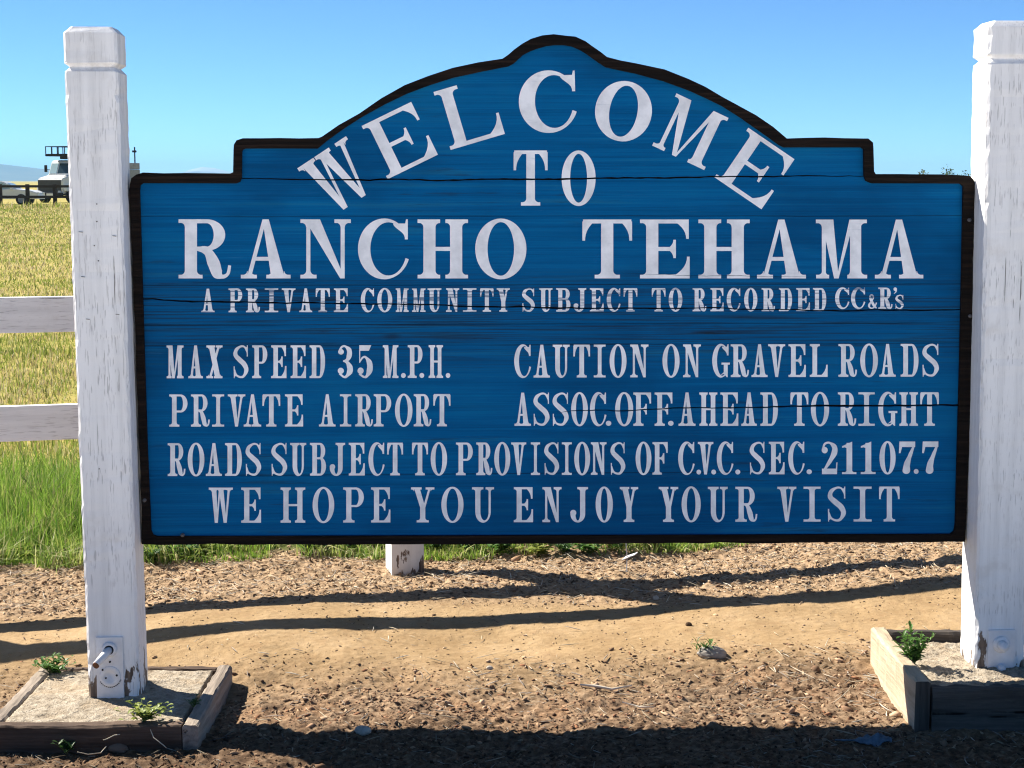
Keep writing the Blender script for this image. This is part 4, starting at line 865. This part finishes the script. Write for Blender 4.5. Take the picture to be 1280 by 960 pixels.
# ------------------------------------------------------------------ plants one can count
MGL = m_leaf('weed_leaf_green', (.05, .13, .02), (.12, .24, .045)); MGY = m_leaf('weed_leaf_yellow', (.20, .27, .05), (.36, .40, .10)); MGD = m_leaf('weed_leaf_dark', (.035, .09, .02), (.08, .16, .035))
MSTM = m_plain('weed_stem', (.13, .17, .05), .7, .2)
def plant(name, label, loc, stems, hgt, spread, nleaf, ls, mat, seed, cat='weed', aspect=.42, up=.5):
    t = thing(name, label, cat, tuple(map(float, loc))); r = np.random.default_rng(seed); SV = []; SF = []; LV = []; LF = []
    for s in range(stems):
        a = r.uniform(0, 2 * math.pi); hh = hgt * r.uniform(.55, 1.05); rd = spread * r.uniform(.15, 1.0)
        P = [np.array([math.cos(a) * rd * q ** 1.2 * 1.0, math.sin(a) * rd * q ** 1.2, hh * (q - .25 * q * q * (1 - up))]) for q in np.linspace(0, 1, 6)]
        for i, p in enumerate(P):
            w_ = .0016 * (1 - .6 * i / 5)
            for j in range(3): SV.append(p + np.array([math.cos(j * 2.1) * w_, math.sin(j * 2.1) * w_, 0]))
        b0 = len(SV) - 18
        for i in range(5):
            for j in range(3): SF.append([b0 + i * 3 + j, b0 + i * 3 + (j + 1) % 3, b0 + i * 3 + 3 + (j + 1) % 3, b0 + i * 3 + 3 + j])
        for q in range(nleaf):
            u = .12 + .88 * (q + r.random()) / nleaf; f = u * 5; i = min(4, int(f)); p = P[i] + (P[i + 1] - P[i]) * (f - i); L = ls * r.uniform(.6, 1.2) * (1.1 - .4 * u); W = L * aspect
            az = q * 2.4 + r.uniform(-.5, .5); el_ = r.uniform(.0, .9) * (up + .4); d = np.array([math.cos(az) * math.cos(el_), math.sin(az) * math.cos(el_), math.sin(el_)])
            sd = np.cross(d, (0, 0, 1)); sd /= np.linalg.norm(sd) + 1e-9; nn_ = np.cross(sd, d); k0 = len(LV)
            for tt, ww, dz in ((0, .0, 0), (.3, .8, .06), (.62, 1.0, .05), (.85, .6, -.03), (1, .0, -.10)):
                m_ = p + d * L * tt + nn_ * L * dz; LV += [m_ - sd * W * .5 * ww + nn_ * W * .13 * ww, m_ - nn_ * W * .05, m_ + sd * W * .5 * ww + nn_ * W * .13 * ww]
            for j in range(4): LF += [[k0 + j * 3, k0 + j * 3 + 1, k0 + j * 3 + 4, k0 + j * 3 + 3], [k0 + j * 3 + 1, k0 + j * 3 + 2, k0 + j * 3 + 5, k0 + j * 3 + 4]]
    meshobj('stems', SV, SF, MSTM, t); meshobj('foliage', LV, LF, mat, t, True); return t
def gp(px, py, z=-.05):
    for _ in range(4): q = G(px, py, z); z = float(gz(q[0], q[1]))
    return np.array([q[0], q[1], z])
plant('weed', 'leafy green weed at the back left corner of the low concrete pad', G(66, 843, -.01), 20, .06, .085, 7, .032, MGL, 1, up=.55)
plant('weed', 'yellow green weed with rounded leaves on the front edge of the low concrete pad', G(180, 902, .003), 20, .05, .10, 6, .027, MGY, 2, aspect=.6, up=.5)
plant('weed', 'dark weed growing from the soil against the front board of the low pad', gp(83, 944), 7, .05, .035, 5, .032, MGD, 3, up=.6)
plant('weed', 'small weed in the post shadow beside the right board of the low pad', G(242, 884, .0), 6, .035, .03, 5, .018, MGD, 4, up=.6)
plant('weed', 'upright leafy weed inside the tall timber box beside the right post', G(1142, 832, .055), 15, .125, .07, 13, .032, MGL, 5, aspect=.4, up=.85)
plant('weed', 'bright green tuft behind the grey stone on the dirt path', gp(879, 817), 14, .06, .045, 5, .034, MGL, 6, aspect=.2, up=.8)
rr = np.random.default_rng(12)
for i, (px, py) in enumerate(((192, 704), (212, 700), (236, 697), (258, 693), (385, 692), (408, 690), (440, 690), (468, 689), (545, 690), (585, 690), (625, 691), (672, 693), (705, 692), (738, 692), (770, 690), (812, 687))):
    q = plant('weed', 'broad leaved green weed in the row along the grass edge under the sign', gp(px, py), 10 + i % 4, .075 + .012 * (i % 3), .10 + .01 * (i % 3), 7, .046, [MGD, MGL, MGL, MGY][i % 4], 30 + i, aspect=.5, up=.5)
    q['group'] = 'broad leaved weeds in the row under the sign'

# ------------------------------------------------------------------ stones, sticks and scraps
def stone(name, label, loc, s, mat, seed, cat='stone'):
    bm = bmesh.new(); bmesh.ops.create_icosphere(bm, subdivisions=4, radius=1); r = random.Random(seed)
    for v in bm.verts:
        c = v.co.copy(); n_ = float(fbm(np.array([c.x * 1.6 + seed]), np.array([c.y * 1.6 + c.z * 2]), seed, 3)[0]); v.co = c * (.82 + .4 * n_)
        v.co.x *= s[0]; v.co.y *= s[1]; v.co.z *= s[2]
    o = bmobj(name, bm, mat, None, True); o.location = tuple(map(float, loc)); o.rotation_euler = (0, .08, r.uniform(-.3, .3)); return tag(o, label, cat)
mstone = m_plain('grey_stone', (.27, .245, .215), .85, .2, 0, .35, 40); mpale = m_plain('pale_stone', (.42, .37, .31), .85, .2, 0, .25, 50)
g = gp(890, 821); stone('stone', 'smooth grey stone lying on the dirt path', g + np.array([0, 0, .013]), (.05, .034, .022), mstone, 3)
g = gp(454, 916); stone('stone', 'pale rough stone at the edge of the sign shadow', g + np.array([0, 0, .006]), (.024, .02, .015), mpale, 5)
g = gp(612, 836); stone('stone', 'small tan stone on the soil below the path', g + np.array([0, 0, .003]), (.011, .009, .008), mpale, 6)
g = gp(861, 782); stone('stone', 'small dark clod lying on the bare path', g + np.array([0, 0, .003]), (.012, .01, .009), m_plain('dark_clod', (.07, .045, .03), .95, .05), 7)
g = gp(148, 938); stone('stone', 'brown stone against the front board of the low pad', g + np.array([0, 0, .006]), (.03, .014, .014), m_plain('brown_stone', (.2, .14, .1), .9, .1), 8)
g = gp(820, 749); stone('stone', 'pebble on the fence shadow', g + np.array([0, 0, .004]), (.012, .01, .01), mpale, 9)
def tube(name, pts, rads, mat, label=None, cat=None, parent=None, n=7):
    V = []; Fs = []; P = [np.array(p, float) for p in pts]
    for i, p in enumerate(P):
        d = P[min(i + 1, len(P) - 1)] - P[max(i - 1, 0)]; d /= np.linalg.norm(d) + 1e-9; a = np.cross(d, (0.1, .2, 1)); a /= np.linalg.norm(a); b = np.cross(d, a)
        V += [p + (a * math.cos(2 * math.pi * k / n) + b * math.sin(2 * math.pi * k / n)) * rads[i] for k in range(n)]
    for i in range(len(P) - 1):
        for k in range(n): Fs.append([i * n + k, i * n + (k + 1) % n, (i + 1) * n + (k + 1) % n, (i + 1) * n + k])
    Fs.append(list(range(n))); Fs.append([(len(P) - 1) * n + k for k in range(n)])
    o = meshobj(name, V, Fs, mat, parent, True); return tag(o, label, cat) if label else o
mstick = m_plain('bleached_stick', (.62, .54, .44), .8, .2); mstraw = m_plain('straw', (.60, .52, .38), .7, .2)
up = np.array([0, 0, .008])
tube('stick', [gp(725, 859) + up, gp(745, 862) + up * 1.4, gp(765, 865) + up, gp(790, 862) + up * 1.5], [.003, .0045, .004, .002], mstick, 'bleached forked stick on the brown soil below the path', 'stick')
tube('stick', [gp(778, 880) + up, gp(800, 887) + up * 1.3, gp(818, 886) + up], [.002, .0026, .0015], mstick, 'thin pale twig lower right of the bleached forked stick', 'stick')
for pts, lb in ((((150, 918, 4.818), (143, 919, 4.812), (133, 924, 4.80), (129, 925, 4.79)), 'dry stem hanging over the front board under the yellow green weed'), (((188, 912, 4.818), (192, 922, 4.80), (205, 932, 4.79), (208, 935, 4.785)), 'curved dry stem right of the yellow green weed'), (((133, 933, 4.80), (126, 941, 4.77), (110, 943, 4.74), (97, 940, 4.72)), 'arched dry stem at the foot of the low pad')):
    tube('dry_stem', [AT(*p) for p in pts], [.0012, .0014, .0014, .001], mstraw, lb, 'dry stem')
# thin wire stake with a scrap of white flagging
g = gp(783, 716); st = thing('wire_stake', 'thin grey wire stake with a white scrap in front of the weeds', 'stake', tuple(map(float, g)))
tube('wire', [(0, 0, -.05), (.002, 0, .06), (-.003, 0, .125), (-.006, .003, .16)], [.002, .002, .002, .002], m_plain('grey_wire', (.45, .45, .47), .4, .5, .6), None, None, st)
meshobj('flag_scrap', [(-.02, -.004, .05), (.03, -.012, .072), (.045, .004, .08), (-.002, .006, .064), (-.02, -.003, .047), (.03, -.011, .069), (.045, .005, .077), (-.002, .007, .061)], [[0, 1, 2, 3], [7, 6, 5, 4], [0, 4, 5, 1], [1, 5, 6, 2], [2, 6, 7, 3], [3, 7, 4, 0]], m_plain('white_scrap', (.7, .7, .72), .6), st)
# crumpled blue grey scrap of cloth in the shadow near the right footing
g = gp(1078, 930); n = 40; m2 = 14; V = []; rq = np.random.default_rng(3)
for i in range(n):
    for j in range(m2):
        u, v = i / (n - 1), j / (m2 - 1) - .5; wd = .0035 + .021 * float(sstep(.28, .75, u)) * (1 - .55 * float(sstep(.85, 1, u))); x_ = (u - .5) * .15; fo = float(fbm(np.array([u * 7]), np.array([v * 3 + 4]), 7, 3)[0]) - .45
        V.append((x_ + .012 * fo, v * wd * 2 - .022 * (u - .4) + .008 * fo, .010 + .016 * float(sstep(.3, .8, u)) * (.5 + math.cos(v * 5)) * .6 + .05 * fo * wd / .02))
Fs = [[i * m2 + j, i * m2 + j + 1, (i + 1) * m2 + j + 1, (i + 1) * m2 + j] for i in range(n - 1) for j in range(m2 - 1)]
o = meshobj('rag', V, Fs, m_plain('blue_grey_cloth', (.10, .14, .18), .8, .2, 0, .35, 50), None, True); o.location = tuple(map(float, g)); tag(o, 'crumpled blue grey rag lying in the sign shadow near the right footing', 'rag')
md = o.modifiers.new('thickness', 'SOLIDIFY'); md.thickness = .003

# ------------------------------------------------------------------ far side of the meadow: dark fence, car, truck, shrubs
mdk = m_barewood('dark_rail_timber', (.02, .016, .013), (.07, .055, .045), 'x', 3)
Yd = 100.0; zd = .1
df = thing('dark_fence', 'dark brown two rail fence at the far edge of the meadow', 'fence', (hx(4, Yd), Yd, zd - .05))
for k in range(-14, 24):
    box('post', (k * 1.545, 0, .62), (.2, .2, 1.34), mdk, df, .02)
for zc_ in (1.17, .58):
    for k in range(-7, 12): box('rail', ((k * 2 + 1) * 1.545, -.14, zc_), (3.07, .07, .14), mdk, df, .01)
# truck
MWH = m_plain('white_vehicle_paint', (.74, .74, .72), .3, .5, 0, .05, 2); MGRL = m_plain('dark_grille', (.06, .058, .055), .6, .3); MBLK = m_plain('black_rubber', (.02, .02, .02), .8, .2); MSTE = m_plain('grey_steel', (.28, .29, .3), .5, .4, .3)
kk = NT('vehicle_glass'); mgl = kk.out((.03, .05, .06), .06, spec=.7); kk = NT('pale_glass'); mgp = kk.out((.35, .48, .52), .12, spec=.6)
ty = 115.0; tx = hx(65.5, ty)
tr = thing('bucket_truck', 'white utility truck with dark grille and lift basket over its cab beyond the fence', 'truck', (tx, ty, .08), -math.radians(25))
# local: front at y=0 facing -y, body towards +y, x right
def prism(name, prof, x0, x1, mat, parent, bev=0):
    """side profile (y, z) extruded across x"""
    n = len(prof); V = [(x0, y, z) for y, z in prof] + [(x1, y, z) for y, z in prof]; Fs = [list(range(n)), [n + i for i in range(n)][::-1]] + [[i, n + i, n + (i + 1) % n, (i + 1) % n] for i in range(n)]
    bm = bmesh.new(); vs = [bm.verts.new(v) for v in V]; [bm.faces.new([vs[i] for i in f]) for f in Fs]
    bmesh.ops.recalc_face_normals(bm, faces=bm.faces)
    if bev: bmesh.ops.bevel(bm, geom=list(bm.edges), offset=bev, segments=2, affect='EDGES')
    return bmobj(name, bm, mat, parent)
prism('hood', [(.05, .62), (.02, 1.45), (.12, 1.62), (1.15, 1.84), (1.15, .62)], -1.02, 1.02, MWH, tr, .06)
box('grille', (0, .0, 1.0), (1.84, .08, 1.02), MGRL, tr, .03)
for s in (-1, 1):
    box('headlight', (s * .82, -.03, .72), (.2, .07, .2), m_plain('headlight_glass', (.6, .62, .62), .15, .6), tr, .02)
    box('fender', (s * 1.08, .75, .95), (.24, 1.2, .38), MWH, tr, .08)
    bm = bmesh.new(); add_cyl(bm, (s * .98, .85, .5), (s * 1.22, .85, .5), .5, .5, 28); ty_ = bmobj('wheel', bm, MBLK, tr); cyl('rim', (s * 1.0, .85, .5), (s * 1.235, .85, .5), .27, MSTE, ty_)
    bm = bmesh.new(); add_cyl(bm, (s * .75, 6.4, .5), (s * 1.22, 6.4, .5), .5, .5, 28); ty_ = bmobj('wheel', bm, MBLK, tr); cyl('rim', (s * 1.0, 6.4, .5), (s * 1.235, 6.4, .5), .27, MSTE, ty_)
    o = box('mirror', (s * 1.42, 1.4, 2.25), (.2, .1, .46), MBLK, tr, .03); box('arm', (s * 1.2, 1.43, 2.2), (.36, .03, .03), MBLK, o)
box('bumper', (0, -.14, .52), (2.3, .2, .34), MBLK, tr, .04)
box('licence_plate', (.22, -.255, .5), (.55, .02, .26), MWH, tr, .01)
prism('cab', [(1.15, .6), (1.15, 1.84), (1.5, 2.66), (1.7, 2.8), (3.3, 2.82), (3.4, 2.7), (3.4, .6)], -1.06, 1.06, MWH, tr, .06)
ang = math.atan2(1.5 - 1.15, 2.66 - 1.84); Rm = Matrix.Rotation(-ang, 3, 'X')
box('windscreen', (-.66, 1.315, 2.26), (.56, .03, .70), mgp, tr, .01, Rm); box('windscreen', (.32, 1.315, 2.26), (1.24, .03, .70), mgl, tr, .01, Rm)
for s in (-1, 1):
    d_ = box('door', (s * 1.065, 2.5, 1.45), (.03, 1.3, 1.5), MWH, tr, .01); box('window', (s * 1.07, 2.55, 2.2), (.03, 1.1, .62), mgl, tr, .01); box('handle', (s * 1.09, 3.0, 1.75), (.03, .16, .04), MBLK, d_)
box('chassis', (0, 4.5, .62), (.9, 7.4, .24), MBLK, tr, .02)
box('service_body', (0, 5.95, 1.5), (2.3, 4.3, 1.45), MSTE, tr, .04)
box('tool_box', (.0, 7.25, 2.45), (2.2, 1.8, .42), MSTE, tr, .03)
bt = thing; bs = box('basket', (.1, 2.0, 3.12), (2.1, 2.4, .16), MBLK, tr, .02); box('basket_step', (.3, 2.3, 2.96), (1.4, 1.4, .2), MBLK, bs, .02)
bm = bmesh.new()
for i in range(5):
    for yy_ in (.85, 3.15): add_box(bm, (-.93 + i * .515, yy_, 3.42), (.045, .045, .5))
for i in range(1, 4):
    for xx_ in (-.93, 1.13): add_box(bm, (xx_, .85 + i * .575, 3.42), (.045, .045, .5))
for yy_ in (.85, 3.15): add_box(bm, (.1, yy_, 3.67), (2.1, .05, .05))
for xx_ in (-.93, 1.13): add_box(bm, (xx_, 2.0, 3.67), (.05, 2.3, .05))
bmobj('guard_rail', bm, MBLK, bs)
cyl('boom', (.1, 2.9, 3.05), (.1, 6.6, 2.85), .16, MWH, tr)
cyl('boom_mast', (.1, 5.6, 2.2), (.1, 5.6, 2.95), .22, MSTE, tr)
mast = cyl('antenna', (1.0, 7.75, 2.6), (1.0, 7.75, 3.75), .045, MBLK, tr); box('sensor', (1.0, 7.71, 3.45), (.3, .12, .14), MBLK, mast, .02)
# car
cyy = 108.0
car = thing('parked_car', 'white parked car behind the dark fence, mostly cut off by the picture edge', 'car', (hx(6, cyy), cyy, .08))
# profile in x; car faces +x
def prism_x(name, prof, y0, y1, mat, parent, bev=0):
    o = prism(name, prof, y0, y1, mat, parent, bev); o.rotation_euler = (0, 0, -math.pi / 2); return o
# prism extrudes across local x; rotated -90 deg its y profile axis becomes +x
prism_x('body', [(-2.3, .35), (-2.32, .7), (-2.1, .92), (-1.4, .98), (1.0, .96), (1.95, .88), (2.4, .72), (2.45, .35)], -.88, .88, MWH, car, .05)
prism_x('cabin', [(-1.5, .94), (-.75, 1.40), (.25, 1.42), (1.15, .93)], -.72, .72, MWH, car, .05)
prism_x('side_window', [(-1.2, .98), (-.68, 1.33), (.2, 1.35), (.9, .98)], -.745, .745, mgp, car, .01)
o = box('windscreen', (.73, 0, 1.19), (.02, 1.25, .5), mgp, car, .005, Matrix.Rotation(-math.radians(61), 3, 'Y') if False else Matrix.Rotation(math.radians(-61 + 0), 3, 'Y'))
for s in (-1, 1):
    for xx_ in (-1.4, 1.42):
        bm = bmesh.new(); add_cyl(bm, (xx_, s * .68, .32), (xx_, s * .905, .32), .33, .33, 26); q = bmobj('wheel', bm, MBLK, car); cyl('rim', (xx_, s * .7, .32), (xx_, s * .915, .32), .2, MSTE, q)
    box('headlight', (2.33, s * .62, .68), (.16, .36, .16), m_plain('car_lamp', (.6, .62, .62), .15, .6), car, .03)
    box('wing_mirror', (.85, s * .95, 1.0), (.12, .2, .14), MWH, car, .03)
# shrubs far right
mbark = m_plain('shrub_bark', (.1, .075, .05), .9, .1)
MSH = [m_leaf('shrub_leaf_a', (.05, .10, .025), (.12, .18, .05)), m_leaf('shrub_leaf_b', (.07, .11, .03), (.17, .20, .07))]
def shrub(label, px, Y, top_py, rad, seed, mat, nl=2600, ls=.085):
    top = hz(top_py, Y); x = hx(px, Y); zg_ = float(gz(x, Y)); t = thing('shrub', label, 'shrub', (x, Y, zg_)); hgt = top - zg_; r = np.random.default_rng(seed); SV = []; tubes = bmesh.new(); tips = []
    for s in range(9):
        a = r.uniform(0, 2 * math.pi); e = np.array([math.cos(a) * rad * r.uniform(.3, .9), math.sin(a) * rad * r.uniform(.3, .9), hgt * r.uniform(.55, .95)]); m_ = e * np.array([.35, .35, .5]); add_cyl(tubes, (0, 0, -.1), m_, .05, .03, 6); add_cyl(tubes, m_, e, .03, .008, 6)
        for q in range(5): tips.append(m_ + (e - m_) * r.uniform(.2, 1.0) + r.normal(0, .12 * rad, 3))
    bmobj('trunk', tubes, mbark, t); tips = np.array(tips); tips[:, 2] = np.clip(tips[:, 2], .25, hgt * .93); c = tips[r.integers(0, len(tips), nl)] + r.normal(0, .16 * rad, (nl, 3)); c[:, 2] = np.clip(c[:, 2], .05, hgt)
    d = r.normal(0, 1, (nl, 3)); d /= np.linalg.norm(d, axis=1)[:, None]; s_ = np.cross(d, r.normal(0, 1, (nl, 3))); s_ /= np.linalg.norm(s_, axis=1)[:, None]; L = ls * r.uniform(.6, 1.3, (nl, 1))
    V = np.stack([c - d * L * .5, c + s_ * L * .25, c + d * L * .5, c - s_ * L * .25], 1).reshape(-1, 3); fastmesh('crown', V, np.arange(nl * 4).reshape(-1, 4), mat, parent=t)
shrub('leafy green shrub showing just above the right shoulder of the sign beside the post', 1198, 60, 206, .62, 1, MSH[0])
shrub('lower olive shrub left of the leafy green shrub behind the sign', 1160, 62, 212.5, .5, 2, MSH[1], 2000)
shrub('small shrub top barely rising over the flat right shoulder of the sign', 1140, 66, 215, .5, 3, MSH[1], 1600)
